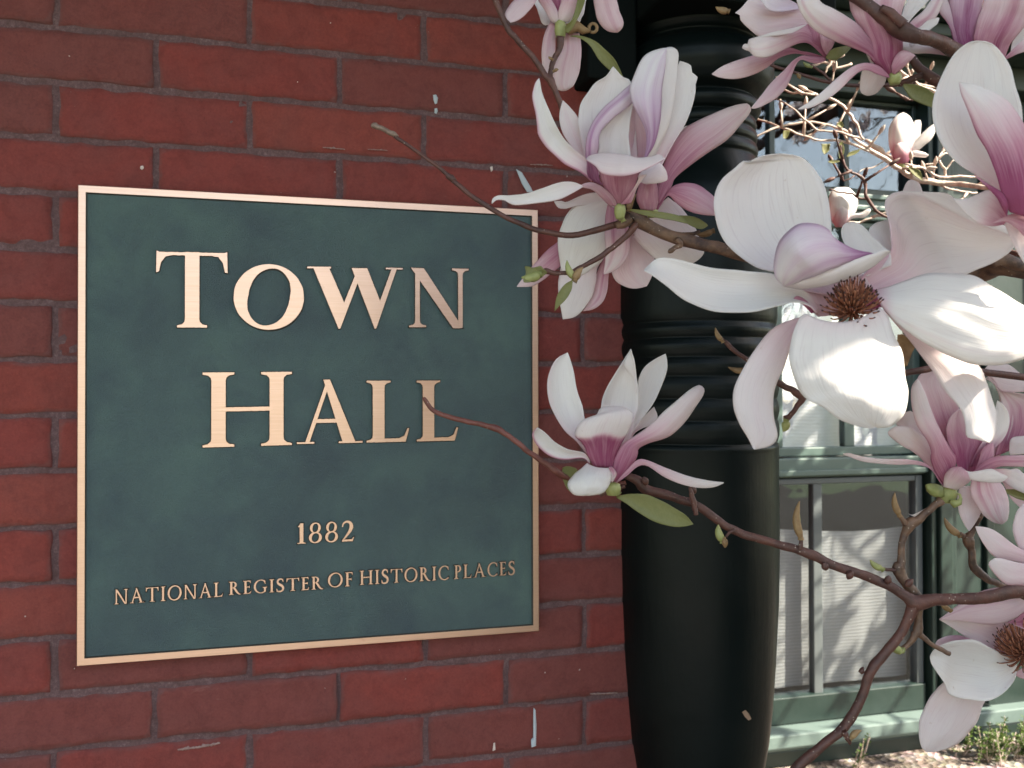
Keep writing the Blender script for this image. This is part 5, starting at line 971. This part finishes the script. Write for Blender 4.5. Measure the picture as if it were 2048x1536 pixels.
petal(f12, D12, [dict(f='G', L=[(1640, 960), (1540, 1020), (1460, 1120), (1412, 1220), (1402, 1320), (1418, 1400), (1450, 1437)], R=[(1830, 1060), (1800, 1140), (1765, 1230), (1700, 1330), (1620, 1395), (1540, 1425), (1450, 1437)], dep=(.4, .8, 1.0), b=-.14, c=dict(p=(.12, .07, 1)))], nv=28, nu=16)
petal(f12, D12, [dict(f='G', L=[(1995, 950), (2040, 920), (2120, 910)], R=[(1995, 965), (2040, 985), (2120, 990)], dep=(-.2, -.4), b=-.1, c=dict(p=(.4, .25, 1)))], nv=10, nu=8)
stamens(f12, 'G', 2040, 860, D12-.004, 120, 190, 200)

# ---- small sunlit flowers on the far bough ------------------------------------------
DF = 1.55
ff = flower(1803, 325, DF, 'small upright sunlit flower far back, higher one of two')
petal(ff, DF, [dict(f='H', L=[(1090, 735), (1055, 660), (1036, 560), (1040, 480), (1070, 410), (1110, 370), (1145, 355)], R=[(1160, 740), (1200, 640), (1230, 560), (1232, 480), (1205, 400), (1175, 370), (1145, 355)], dep=(0, -1, 0), b=-.3, c=dict(p=(.75, .0, .5), st=((.2, .06, .2),)))], nv=22)
petal(ff, DF, [dict(f='H', L=[(1150, 730), (1190, 600), (1205, 480), (1230, 420), (1272, 412)], R=[(1190, 700), (1260, 600), (1275, 500), (1280, 440), (1272, 412)], dep=(1, 1, 1), b=-.1, c=dict(p=(.6, .0, .4)))], nv=18)
petal(ff, DF, [dict(f='H', L=[(1150, 735), (1200, 620), (1260, 540), (1320, 480), (1375, 440)], R=[(1170, 735), (1230, 660), (1280, 620), (1350, 560), (1382, 500), (1375, 440)], dep=(0, -1, -1), b=-.2, c=dict(p=(.75, .0, .4)))], nv=20)
petal(ff, DF, [dict(f='H', L=[(1150, 740), (1190, 660), (1230, 640), (1300, 652), (1335, 672)], R=[(1160, 742), (1200, 690), (1250, 686), (1310, 692), (1335, 674)], dep=(0, -1, -2), b=-.2, c=dict(p=(.5, .0, .4)))], nv=14)
petal(ff, DF, [dict(f='H', L=[(1085, 738), (1070, 660), (1090, 600), (1130, 570)], R=[(1180, 735), (1200, 670), (1180, 610), (1130, 570)], dep=(-.5, -2, -1.6), b=-.3, c=dict(p=(.75, .15, .8)))], nv=14)
calyx(ff, 1800, 332, DF, 18, 14)
fg = flower(1682, 448, DF, 'small sunlit flower beneath it, just right of the huge white petal')
petal(fg, DF, [dict(f='H', L=[(640, 1210), (600, 1140), (590, 1040), (600, 960), (640, 920), (690, 915)], R=[(700, 1210), (770, 1130), (805, 1040), (790, 970), (740, 920), (690, 915)], dep=(0, -1, 0), b=-.3, c=dict(p=(.45, .0, .4)))], nv=22)
petal(fg, DF, [dict(f='H', L=[(680, 1190), (760, 1120), (830, 1105), (880, 1075), (900, 1080)], R=[(690, 1200), (770, 1145), (850, 1140), (890, 1110), (902, 1085)], dep=(-1, -2, -2), b=-.2, c=dict(p=(.2, .0, .4)))], nv=16)
petal(fg, DF, [dict(f='H', L=[(640, 1212), (625, 1150), (640, 1080), (680, 1040)], R=[(695, 1212), (740, 1150), (735, 1080), (680, 1040)], dep=(-.6, -2, -1.8), b=-.3, c=dict(p=(.45, .05, .8)))], nv=14)
# ------------------------------------------------------------------ boughs in the foreground
M['redtwig'] = bark('red_twig', (.11, .030, .022), (.19, .06, .045), (.45, .36, .30))
def bough(x, y, D, label): return empty('magnolia_bough', at(x, y, D), label, 'branch', 'magnolia boughs')
DB = .63
b1 = bough(1990, 540, DB, 'thick barked bough running behind the largest white flower with two twigs reaching over the plaque')
mb = MB(); tubepx(mb, [(1236, 436, 16), (1262, 434, 30), (1290, 448, 30), (1330, 468, 24), (1372, 482, 27), (1430, 495, 24), (1500, 512, 27), (1600, 540, 28, 1), (1720, 565, 30, 2), (1850, 560, 32, 2), (1960, 545, 36, 0), (2010, 535, 34, -2), (2120, 560, 40, -3)], DB, .16, 14)
tubepx(mb, [(1262, 434, 24), (1250, 446, 20), (1232, 452, 14)], DB-.004, .15, 10)
tubepx(mb, [(1352, 478, 12), (1362, 490, 10), (1350, 496, 9), (1341, 503, 10), (1343, 498, 3)], DB-.006, .2, 8)
tubepx(mb, [(1400, 462, 5), (1380, 470, 9), (1330, 465, 10)], DB+.004, .2, 8)
tubepx(mb, [(1985, 530, 16, -3), (2005, 520, 26, -3), (2030, 528, 26, -3), (2060, 540, 20, -3)], DB, .3, 12)
mb.build('limb', M['bark'], b1, True)
mb = MB(); tubepx(mb, [(1238, 448, 15), (1180, 464, 13), (1130, 471, 12), (1060, 455, 11), (1000, 428, 10), (945, 394, 10), (905, 360, 9)], DB, .1, 10); tubepx(mb, [(908, 362, 12), (900, 354, 12), (893, 349, 10)], DB, .2, 10)
tubepx(mb, [(905, 358, 8), (860, 322, 7.5), (815, 290, 7), (790, 272, 8)], DB, .1, 8); mb.build('twig', M['twig'], b1, True)
mb = MB(); tubepx(mb, [(794, 274, 9), (785, 268, 11), (765, 258, 10), (748, 251, 12), (744, 255, 7)], DB, .12, 10); mb.build('twig_tip', two_tone('pale_twig_end', (.13, .08, .06), (.24, .17, .13), 300), b1, True)
mb = MB(); tubepx(mb, [(1275, 448, 14), (1262, 462, 13), (1240, 484, 12), (1205, 510, 11), (1165, 534, 10), (1150, 542, 12), (1135, 546, 9), (1108, 546, 9), (1092, 541, 13), (1086, 545, 9)], DB-.012, .13, 10); mb.build('twig', M['twig'], b1, True)
leaf(b1, 'C', [(620, 752), (560, 790), (515, 850), (495, 910), (487, 988)], [(622, 768), (612, 830), (570, 900), (520, 950), (487, 988)], DB-.02, (0, -.2, 0))
leaf(b1, 'C', [(1050, 228), (1150, 262), (1260, 285), (1380, 305), (1495, 332)], [(1055, 218), (1180, 228), (1320, 245), (1430, 272), (1495, 330)], DB-.018, (0, -.3, -.2))
leaf(b1, 'C', [(1395, 270), (1460, 312), (1540, 358), (1600, 368), (1642, 345)], [(1400, 268), (1480, 268), (1560, 285), (1620, 320), (1642, 345)], DB-.010, (0, .1, .2))
leaf(b1, 'C', [(285, 655), (262, 650), (270, 700), (250, 765), (300, 770), (370, 745), (430, 700)], [(290, 650), (320, 660), (380, 648), (400, 665), (418, 680), (425, 690), (432, 698)], DB-.018, (0, -.4, 0), m=M['leaf'])
bud(b1, 1148, 556, DB-.016, -12, -30, 38, 15, 1); bud(b1, 1150, 560, DB-.018, 14, -22, 30, 16); bud(b1, 1080, 548, DB-.02, -22, 4, 38, 20, 1); bud(b1, 1246, 440, DB-.012, -8, -16, 26, 14, 1)
bud(b1, 1425, 462, DB+.01, -30, 6, 34, 13); bud(b1, 1258, 420, DB-.01, 14, -30, 36, 12)
b2 = bough(1000, 0, .64, 'slender dark twig dropping from the top edge over the bricks')
mb = MB(); tubepx(mb, [(975, -40, 12), (998, 18, 12), (1018, 60, 12), (1045, 92, 12), (1070, 120, 12), (1092, 152, 13), (1100, 160, 16), (1110, 180, 12), (1128, 225, 12), (1145, 262, 12), (1160, 290, 13), (1168, 300, 12)], .64, .12, 10)
tubepx(mb, [(1165, 296, 12), (1152, 288, 11), (1146, 291, 8)], .636, .2, 8); mb.build('twig', M['twig'], b2, True)
mb = MB(); tubepx(mb, [(1098, 158, 10), (1102, 140, 10), (1106, 125, 11), (1114, 108, 11), (1119, 96, 13), (1121, 84, 15), (1121, 72, 16)], .648, .14, 10); mb.build('twig', M['twig'], b2, True)
bud(b2, 1104, 118, .64, -8, -6, 9, 6); bud(b2, 1109, 142, .64, 8, -3, 9, 7)
b3 = bough(1830, 1205, .64, 'lower forked bough carrying the small bloom, running right past the post')
mb = MB(); tubepx(mb, [(1252, 952, 14), (1275, 962, 19), (1290, 978, 21), (1330, 990, 18), (1370, 1002, 16), (1400, 1014, 17), (1440, 1045, 16), (1480, 1066, 16), (1540, 1084, 16), (1600, 1100, 18), (1625, 1110, 20), (1660, 1128, 18), (1720, 1148, 19), (1780, 1172, 19), (1810, 1192, 22), (1832, 1206, 32), (1860, 1200, 26), (1900, 1198, 22), (1960, 1196, 24), (2040, 1180, 30, 1), (2120, 1160, 34, 2)], .64, .13, 12)
tubepx(mb, [(1832, 1206, 28), (1815, 1240, 20), (1800, 1270, 19), (1768, 1310, 20), (1740, 1345, 20), (1725, 1390, 19), (1700, 1440, 20), (1680, 1462, 20), (1640, 1495, 19), (1600, 1530, 22), (1540, 1600, 24)], .64, .13, 12)
tubepx(mb, [(1728, 1340, 14), (1720, 1346, 9)], .637, .2, 8)
for x, y in ((1386, 980), (1290, 962), (1700, 1150), (1776, 1160), (1818, 1166), (1650, 1133)): mb.blob(at(x, y, .636), .0026, 8, 0, (rng.uniform(-1, 1), -.5, 1), .004)
mb.build('limb', M['twig'], b3, True)
mb = MB(); tubepx(mb, [(1836, 1198, 22), (1822, 1178, 20), (1806, 1158, 20), (1798, 1138, 24), (1802, 1122, 16), (1804, 1090, 14), (1812, 1064, 16), (1818, 1050, 24), (1836, 1040, 18), (1860, 1018, 14), (1884, 1000, 17)], .648, .2, 12); tubepx(mb, [(1812, 1050, 12), (1806, 1040, 10), (1800, 1032, 9)], .646, .2, 8); mb.build('twig', M['bark'], b3, True)
mb = MB(); tubepx(mb, [(1836, 1206, 18), (1838, 1235, 14), (1836, 1262, 20), (1828, 1272, 15), (1815, 1290, 11), (1806, 1298, 12)], .645, .2, 10); tubepx(mb, [(1838, 1268, 13), (1858, 1285, 9), (1880, 1298, 9), (1900, 1308, 9)], .65, .2, 8); mb.build('twig', M['bark'], b3, True)
spurs = [[(1380, 975, 6), (1384, 992, 10), (1388, 1005, 11), (1390, 1018, 10), (1392, 1030, 9)], [(1600, 1100, 10), (1602, 1088, 9), (1603, 1078, 8)], [(1470, 1062, 8), (1458, 1066, 6), (1452, 1074, 6)],
    [(1790, 1142, 8), (1778, 1140, 7), (1766, 1138, 8)], [(1688, 1462, 10), (1692, 1472, 11), (1698, 1482, 9), (1702, 1487, 6)], [(1200, 990, 9), (1222, 984, 9), (1250, 972, 9)]]
for P, d in zip(spurs, (.630, .638, .636, .645, .636, .636)): mb = MB(); tubepx(mb, P, d, .2, 8); mb.build('spur', M['twig'], b3, True)
mb = MB(); tubepx(mb, [(1252, 965, 9, 1), (1200, 985, 10, 1), (1150, 965, 11, 1), (1112, 943, 14), (1098, 933, 12), (1050, 898, 11), (1012, 868, 11), (990, 856, 14), (976, 852, 11), (930, 842, 10.5), (880, 828, 10), (862, 815, 9), (850, 799, 9), (847, 795, 6)], .63, .10, 10); mb.build('twig', M['redtwig'], b3, True)
leaf(b3, 'E', [(1240, 948), (1310, 990), (1400, 1055), (1500, 1105), (1600, 1126), (1660, 1122), (1708, 1110)], [(1255, 938), (1340, 926), (1430, 932), (1510, 965), (1600, 1015), (1665, 1058), (1708, 1110)], .628, (0, -.6, -.4), b=.1)
leaf(b3, 'E', [(915, 800), (925, 850), (955, 905), (1000, 930), (1060, 938)], [(920, 768), (950, 760), (985, 768), (1010, 790), (1060, 936)], .633, (0, .2, .3))
bud(b3, 1602, 1076, .636, -2, -50, 74, 16, 0); bud(b3, 1799, 1030, .644, -8, -40, 46, 13); bud(b3, 1764, 1138, .644, -18, -14, 30, 13, 1); bud(b3, 1445, 1082, .635, -6, -24, 34, 16, 1); bud(b3, 1447, 1078, .634, 2, 14, 18, 13)
bud(b3, 1804, 1300, .643, -22, -6, 24, 16, 1); bud(b3, 1800, 1302, .64, -8, -10, 20, 14, 1); bud(b3, 1702, 1476, .636, 22, -16, 26, 13); bud(b3, 1236, 986, .632, -10, -14, 26, 16, 1); bud(b3, 1900, 1220, .66, -22, -20, 26, 11)
b4 = bough(2000, 1170, .68, 'knobbly twig with a brown bud at the right below the rose centred flower')
mb = MB(); tubepx(mb, [(2060, 1200, 13), (2000, 1170, 12), (1975, 1158, 15), (1955, 1142, 18), (1945, 1130, 16), (1944, 1100, 14), (1936, 1080, 24), (1944, 1064, 13), (1956, 1040, 12), (1962, 1028, 11)], .68, .18, 10); tubepx(mb, [(1930, 1074, 12), (1918, 1068, 9)], .678, .3, 8); mb.build('twig', M['bark'], b4, True); bud(b4, 1919, 1070, .678, -30, -34, 46, 14)
b5 = bough(1580, 790, .60, 'short budded twig hanging behind the lower left of the largest flower')
mb = MB(); tubepx(mb, [(1440, 675, 6), (1456, 690, 9), (1480, 710, 9), (1520, 735, 10), (1555, 765, 12), (1580, 778, 13), (1592, 786, 16), (1604, 797, 14), (1592, 815, 10), (1580, 832, 11), (1570, 838, 15)], .60, .18, 10); tubepx(mb, [(1604, 797, 10), (1660, 780, 10, 1), (1750, 760, 10, 2), (1840, 741, 14, 2), (1900, 736, 14, 3), (2080, 760, 14, 4)], .602, .06, 8)
mb.build('twig', M['twig'], b5, True); bud(b5, 1445, 682, .598, -14, -26, 30, 10); bud(b5, 1500, 740, .598, -46, -6, 44, 13); bud(b5, 1572, 842, .596, -4, 14, 22, 17, 1)
leaf(b5, 'D', [(1375, 1010), (1372, 1060), (1385, 1120), (1400, 1180)], [(1400, 1010), (1470, 1060), (1450, 1110), (1425, 1180)], .585, (0, .3, .6), m=M['bud'])
b6 = bough(1880, 90, .61, 'dark speckled bough descending diagonally across the top right flowers')
mb = MB(); tubepx(mb, [(1660, -50, 22), (1700, -14, 24), (1735, 10, 24), (1765, 32, 27), (1800, 58, 34), (1830, 72, 30), (1870, 80, 28, 1), (1900, 96, 30, 2), (1950, 120, 30, 4)], .555, .16, 12); tubepx(mb, [(1762, 16, 12), (1785, 30, 18), (1808, 50, 22)], .548, .35, 10)
tubepx(mb, [(1800, 90, 14), (1824, 118, 15), (1840, 138, 19), (1870, 160, 22), (1920, 190, 24), (2000, 240, 28)], .60, .12, 12); tubepx(mb, [(1844, 152, 14), (1820, 160, 13), (1800, 168, 12)], .592, .12, 10)
mb.build('limb', M['twig'], b6, True); 
mb = MB(); tubepx(mb, [(1500, 118, 5), (1545, 132, 6), (1580, 142, 6), (1640, 160, 7), (1700, 170, 8), (1790, 170, 9), (1830, 165, 9)], .70, .15, 8); tubepx(mb, [(1660, 160, 5), (1640, 142, 5), (1620, 130, 6)], .70, .2, 6); mb.build('twig', M['twig'], b6, True)
bud(b6, 1622, 133, .70, -14, -8, 18, 8, 1); bud(b6, 1596, 150, .70, 3, 6, 9, 8); bud(b6, 1750, 168, .70, 0, -8, 9, 5); bud(b6, 1456, 22, .66, -24, -8, 26, 13)

# ------------------------------------------------------------------ the magnolia itself: far sunlit boughs, trunk and crown
tree = empty('magnolia_tree', (2.55, -.35, GZ), 'magnolia tree with thin sunlit far twigs crossing in front of the upper window', 'tree')
tr = MB(); TP = [(2.55, -.35, GZ), (2.58, -.33, .9), (2.52, -.33, 1.5), (2.6, -.3, 2.1), (2.66, -.25, 2.85)]
tr.tube(crom(TP, 24), [.085-.045*i/24 for i in range(25)], 14, 0, .12); tr.build('trunk', M['bark'], tree, True)
M['lit'] = bark('sunlit_twig_bark', (.42, .31, .26), (.66, .54, .46), (.5, .42, .35))  # bark lightened to stand for sunlight on far twigs and shrub stems
def hp(P, k=None): return [tuple(fx('H', [(p[0], p[1])])[0])+tuple(p[2:]) for p in P]
far = [
 ([(30, 392, 7, 6), (240, 466, 8), (400, 532, 8), (560, 556, 9), (740, 582, 10), (900, 640, 11)], 1.5),
 ([(0, 548, 6), (110, 500, 8), (240, 455, 9), (400, 430, 9), (560, 440, 9), (650, 462, 10), (760, 540, 12), (880, 630, 16), (1000, 700, 20), (1120, 775, 20), (1210, 835, 22), (1330, 868, 26), (1500, 885, 22), (1700, 905, 20, -6), (2200, 960, 26, -20)], 1.5),
 ([(180, 235, 6, 4), (320, 335, 7), (430, 438, 8), (560, 500, 8), (720, 512, 9), (840, 560, 9)], 1.46),
 ([(225, 182, 7, 6), (400, 218, 8), (500, 225, 8), (585, 245, 9), (700, 308, 12), (730, 350, 12), (790, 430, 12), (815, 490, 11), (850, 560, 9)], 1.44),
 ([(680, 600, 8), (690, 700, 9), (760, 790, 10), (860, 866, 15), (866, 925, 11), (862, 990, 14), (930, 1065, 12), (1020, 1125, 11), (1150, 1190, 12), (1500, 1290, 16, -8), (2200, 1450, 26, -20)], 1.3),
 ([(590, 935, 6), (700, 958, 7), (800, 985, 8), (868, 1000, 8)], 1.34),
 ([(725, 1180, 9), (830, 1172, 9), (905, 1140, 9), (1010, 1118, 8)], 1.42),
 ([(810, 808, 4), (900, 768, 5), (1010, 712, 6)], 1.5),
 ([(860, 560, 12), (930, 610, 20), (1010, 670, 24), (1090, 730, 22), (1180, 770, 14)], 1.56),
 ([(1160, 740, 9), (1260, 760, 9), (1420, 832, 11), (1600, 828, 9), (1750, 850, 10), (2200, 900, 18, -10)], 1.48),
 ([(1300, 752, 6), (1400, 710, 7), (1475, 660, 7)], 1.5),
 ([(1420, 715, 7), (1460, 800, 9), (1455, 850, 8)], 1.5), ([(1460, 790, 6), (1530, 705, 5)], 1.5),
 ([(1240, 850, 8), (1360, 880, 7), (1500, 930, 8), (1620, 960, 8), (1700, 955, 7)], 1.52),
 ([(660, 790, 4), (690, 850, 6), (730, 862, 6), (780, 828, 6)], 1.36),
 ([(1180, 200, 4), (1215, 270, 5), (1180, 262, 6), (1150, 230, 6)], 1.2),
 ([(1120, 40, 12), (1180, 90, 8), (1260, 150, 10), (1420, 240, 14)], 1.5), ([(1130, 60, 18), (1200, 110, 14), (1300, 180, 14), (1420, 200, 16)], 1.6), ([(1120, 110, 12), (1210, 120, 8), (1330, 160, 10), (1440, 150, 12)], 1.55),
 ([(430, 10, 8), (560, -20, 9), (640, 20, 9), (760, -10, 10)], 1.55), ([(560, 60, 8), (580, 20, 9), (600, -30, 10), (700, -80, 12)], 1.5),
]
k = 0
for P, d in far:
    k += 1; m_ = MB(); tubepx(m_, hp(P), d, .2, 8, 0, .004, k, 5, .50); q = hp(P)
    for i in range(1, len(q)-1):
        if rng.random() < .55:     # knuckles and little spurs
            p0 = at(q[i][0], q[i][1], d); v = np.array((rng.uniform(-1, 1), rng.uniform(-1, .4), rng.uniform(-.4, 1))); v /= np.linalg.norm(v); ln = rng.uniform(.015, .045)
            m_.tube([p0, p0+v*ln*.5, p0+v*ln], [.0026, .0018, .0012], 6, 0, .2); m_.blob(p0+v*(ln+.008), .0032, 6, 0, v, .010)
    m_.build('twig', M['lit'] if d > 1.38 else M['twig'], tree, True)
def hl(P): return P
for L, R2, d in (([(668, 700), (660, 640), (668, 590), (690, 570)], [(690, 700), (705, 640), (700, 600), (690, 570)], 1.33), ([(580, 722), (620, 710), (670, 716)], [(582, 724), (620, 736), (672, 722)], 1.33), ([(720, 685), (750, 650), (830, 625)], [(725, 688), (790, 665), (832, 627)], 1.34),
                 ([(1180, 765), (1220, 820), (1290, 865)], [(1190, 760), (1270, 790), (1292, 862)], 1.44), ([(250, 490), (245, 530), (255, 552)], [(300, 490), (280, 540), (257, 552)], 1.48), ([(535, 590), (540, 640), (555, 668)], [(600, 590), (590, 640), (557, 668)], 1.48), ([(650, 440), (680, 420), (700, 450)], [(650, 450), (680, 470), (702, 452)], 1.48)):
    leaf(tree, 'H', L, R2, d)
# crown above and to the right, out of the picture; it dapples the window wall with shadow
cr = MB(); cf = MB(); rr = random.Random(21)
def grow(p, d, ln, r, dep):
    p = np.array(p, float); d = np.array(d, float); d /= np.linalg.norm(d); pts = [p]; rad = [r]
    for i in range(4):
        d = d+np.array([rr.uniform(-.22, .22) for _ in range(3)]); d /= np.linalg.norm(d); p = p+d*ln/4; pts.append(p); rad.append(r*(1-.12*(i+1)))
        if dep < 4 and i > 0 and rr.random() < .74:
            s = d+np.array([rr.uniform(-.9, .9), rr.uniform(-.9, .9), rr.uniform(-.4, .7)]); grow(p, s, ln*rr.uniform(.5, .75), r*.6, dep+1)
    cr.tube(pts, rad, 6, 0, .1)
    if dep >= 2 and rr.random() < .55:       # a simple open blossom
        c0 = p; ax = d+np.array((0, 0, .6)); ax /= np.linalg.norm(ax); s1 = np.cross(ax, (.3, .5, .1)); s1 /= np.linalg.norm(s1); s2 = np.cross(ax, s1); q = rr.uniform(.05, .075)
        for a in range(6):
            o = s1*math.cos(a*1.047)+s2*math.sin(a*1.047); w = np.cross(ax, o); V_ = []
            for j in range(6):
                t = j/5; cen = c0+ax*q*math.sin(t*1.5)*.9+o*q*(.15+.8*t*t); hw_ = q*.34*math.sin(math.pi*min(.97, t*.85+.12))
                V_ += [cen-w*hw_, cen+o*.004*0, cen+w*hw_]
            cf.add(V_, [[j*3+i, j*3+i+1, j*3+i+4, j*3+i+3] for j in range(5) for i in range(2)])
for b0, d0, ln in (((2.66, -.25, 2.8), (.6, .35, .6), 1.0), ((2.66, -.25, 2.85), (.1, .7, .7), 1.0), ((2.66, -.25, 2.85), (.9, -.2, .6), 1.0), ((2.66, -.25, 2.85), (.8, .8, .5), 1.2), ((3.0, .3, 3.0), (.9, .5, .3), 1.3), ((3.0, .3, 3.0), (.2, .9, .2), .9)):
    grow(b0, d0, ln, .020, 0)
cr.tube(crom([(2.66, -.25, 2.84), (3.0, .3, 3.0), (3.4, .45, 3.1), (4.1, .5, 3.3)], 12), [.03-.0015*i for i in range(13)], 8, 0, .1)
for i in range(40):
    f_ = i/40; q = (2.8+1.6*f_+rr.uniform(-.15, .15), .62-.5*f_+rr.uniform(-.22, .22), 2.95+.35*f_+rr.uniform(-.03, .2)); a = rr.uniform(0, 6.28)
    grow(q, (math.cos(a), math.sin(a), rr.uniform(.0, .4)), rr.uniform(.5, .9), .010, 2)
crown = cr.build('crown', M['bark'], tree, True)
mesh_obj('blossom_mass', cf.V, cf.F, M['petal'], tree, True, None, [(0, .8)]*len(cf.V), [(.1, 0, .5, 1)]*len(cf.V))

# ------------------------------------------------------------------ low shrubs at the foot of the window wall
def shrub(x0, x1, y0, y1, zt_, n, label, dens=9):
    o = empty('boxwood_shrub', ((x0+x1)/2, (y0+y1)/2, GZ), label, 'shrub', 'low shrubs along the foot of the window wall'); st = MB(); V = []; Fc = []; U = []
    for k in range(n):
        bx, by = rng.uniform(x0, x1), rng.uniform(y0, y1); ln = zt_*rng.uniform(.55, 1.0); d = Vector((rng.uniform(-.5, .5), rng.uniform(-.5, .2), 1)).normalized(); p = Vector((bx, by, GZ)); pts = [p]
        for i in range(6): d = (d+Vector((rng.uniform(-.15, .15), rng.uniform(-.15, .15), .02))).normalized(); p = p+d*ln/6; pts.append(p)
        st.tube(pts, [.0022-.0002*i for i in range(7)], 5)
        for i in range(2, 7):
            for s in range(dens//2):
                a = rng.uniform(0, 6.28); L_ = rng.uniform(.010, .018); t = Vector((math.cos(a), math.sin(a), rng.uniform(.1, .9))).normalized(); w = t.cross(Vector((0, 0, 1))).normalized(); c0 = pts[i]+(pts[i-1]-pts[i])*rng.random(); n0 = len(V); nn_ = w.cross(t)
                for tt, ww in ((0, .15), (.3, .8), (.6, 1), (.85, .7), (1, .1)):
                    cc = c0+t*L_*tt-nn_*L_*.12*math.sin(tt*3); V.extend([cc-w*L_*.34*ww+nn_*L_*.06, cc, cc+w*L_*.34*ww+nn_*L_*.06]); U.extend([(0, tt), (.5, tt), (1, tt)])
                for j in range(4): Fc += [[n0+j*3, n0+j*3+1, n0+j*3+4, n0+j*3+3], [n0+j*3+1, n0+j*3+2, n0+j*3+5, n0+j*3+4]]
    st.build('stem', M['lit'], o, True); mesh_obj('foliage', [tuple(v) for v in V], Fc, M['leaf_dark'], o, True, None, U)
def gp(px, py): r = ray(px, py); return CAM+r*((GZ-CAM[2])/r[2])
pA = on(1960, 1500, YW-.12); pB = on(1730, 1500, YW-.15); pC = on(2090, 1500, YW-.10)
shrub(pA[0]-.10, pA[0]+.25, YW-.24, YW-.08, max(.05, on(1960, 1440, YW-.12)[2]-GZ), 60, 'small leaved evergreen shrub lit by the sun below the lower right flower')
shrub(pB[0]-.03, pB[0]+.03, YW-.17, YW-.10, max(.05, on(1730, 1450, YW-.15)[2]-GZ), 4, 'thin evergreen sprig standing alone under the window sill', 5)
shrub(pC[0]-.02, pC[0]+.35, YW-.30, YW-.08, max(.05, on(2060, 1420, YW-.12)[2]-GZ), 50, 'evergreen shrub in the lower right corner of the picture')

# ------------------------------------------------------------------ bare trees across the way, seen in the window panes
rr = random.Random(5)
M['farbark'] = two_tone('street_tree_bark', (.14, .115, .085), (.24, .20, .15), 3, .9)
M['farleaf'] = two_tone('spring_twigs', (.24, .22, .10), (.36, .33, .17), 6, .8)
def street_tree(x, y, h, label):
    o = empty('bare_tree', (x, y, GZ), label, 'tree', 'bare trees across the way'); t = MB(); c = MB()
    def g(p, d, ln, r, dep):
        p = Vector(p); d = Vector(d).normalized(); pts = [p.copy()]; rad = [r]
        for i in range(4):
            d = (d+Vector((rr.uniform(-.18, .18), rr.uniform(-.18, .18), rr.uniform(-.05, .15)))).normalized(); p = p+d*ln/4; pts.append(p.copy()); rad.append(r*(1-.13*(i+1)))
            if dep < 5 and (i > 0 or dep > 0) and rr.random() < .85: g(p, d+Vector((rr.uniform(-.9, .9), rr.uniform(-.9, .9), rr.uniform(-.2, .5))), ln*rr.uniform(.5, .72), rad[-1]*.6, dep+1)
        (t if dep < 2 else c).tube(pts, rad, 5 if dep < 3 else 3, 0 if dep < 4 else 1, cap=False)
    g((x, y, GZ), (0, 0, 1), h*.42, h*.016, 0)
    t.build('trunk', M['farbark'], o, True); c.build('crown', [M['farbark'], M['farleaf']], o, True)
street_tree(10.0, -11.5, 9, 'bare branching tree across the way, nearest one mirrored at the left of the panes')
street_tree(11.5, -14, 10, 'bare tree across the way, mirrored in the middle of the panes')
street_tree(12.9, -13, 9, 'bare tree across the way, mirrored nearest the right edge of the panes')

# ------------------------------------------------------------------ unseen hedge added right of the viewer to darken that side
hd = empty('shade_hedge', (2.25, -2.4, GZ), 'dense dark hedge added out of view to darken the right side', 'hedge'); V = []; Fc = []; U = []; rr = random.Random(9)
MB().box((1.0, -2.75, GZ), (3.7, -2.15, 2.55), bev=.12).build('branches', M['bark'], hd)
for i in range(11000):
    f_ = rr.choice((0, 0, 1, 2, 3)); x, y, z = rr.uniform(.85, 3.85), rr.uniform(-2.9, -2.0), rr.uniform(GZ, 2.75)
    if f_ == 0: y = -2.02+rr.uniform(-.12, .06)
    elif f_ == 1: x = .87+rr.uniform(-.06, .12)
    elif f_ == 2: z = 2.7+rr.uniform(-.12, .06)
    else: y = -2.88+rr.uniform(-.06, .12)
    t = Vector((rr.uniform(-1, 1), rr.uniform(-1, 1), rr.uniform(-.4, 1))).normalized(); w = t.cross(Vector((rr.uniform(-1, 1), rr.uniform(-1, 1), 1))).normalized(); c0 = Vector((x, y, z)); n0 = len(V); L_ = rr.uniform(.035, .06)
    V += [tuple(c0), tuple(c0+t*L_*.5-w*L_*.28), tuple(c0+t*L_), tuple(c0+t*L_*.5+w*L_*.28)]; U += [(0, 0), (0, .5), (.5, 1), (1, .5)]; Fc.append([n0, n0+1, n0+2, n0+3])
mesh_obj('foliage', V, Fc, M['leaf_dark'], hd, True, None, U)
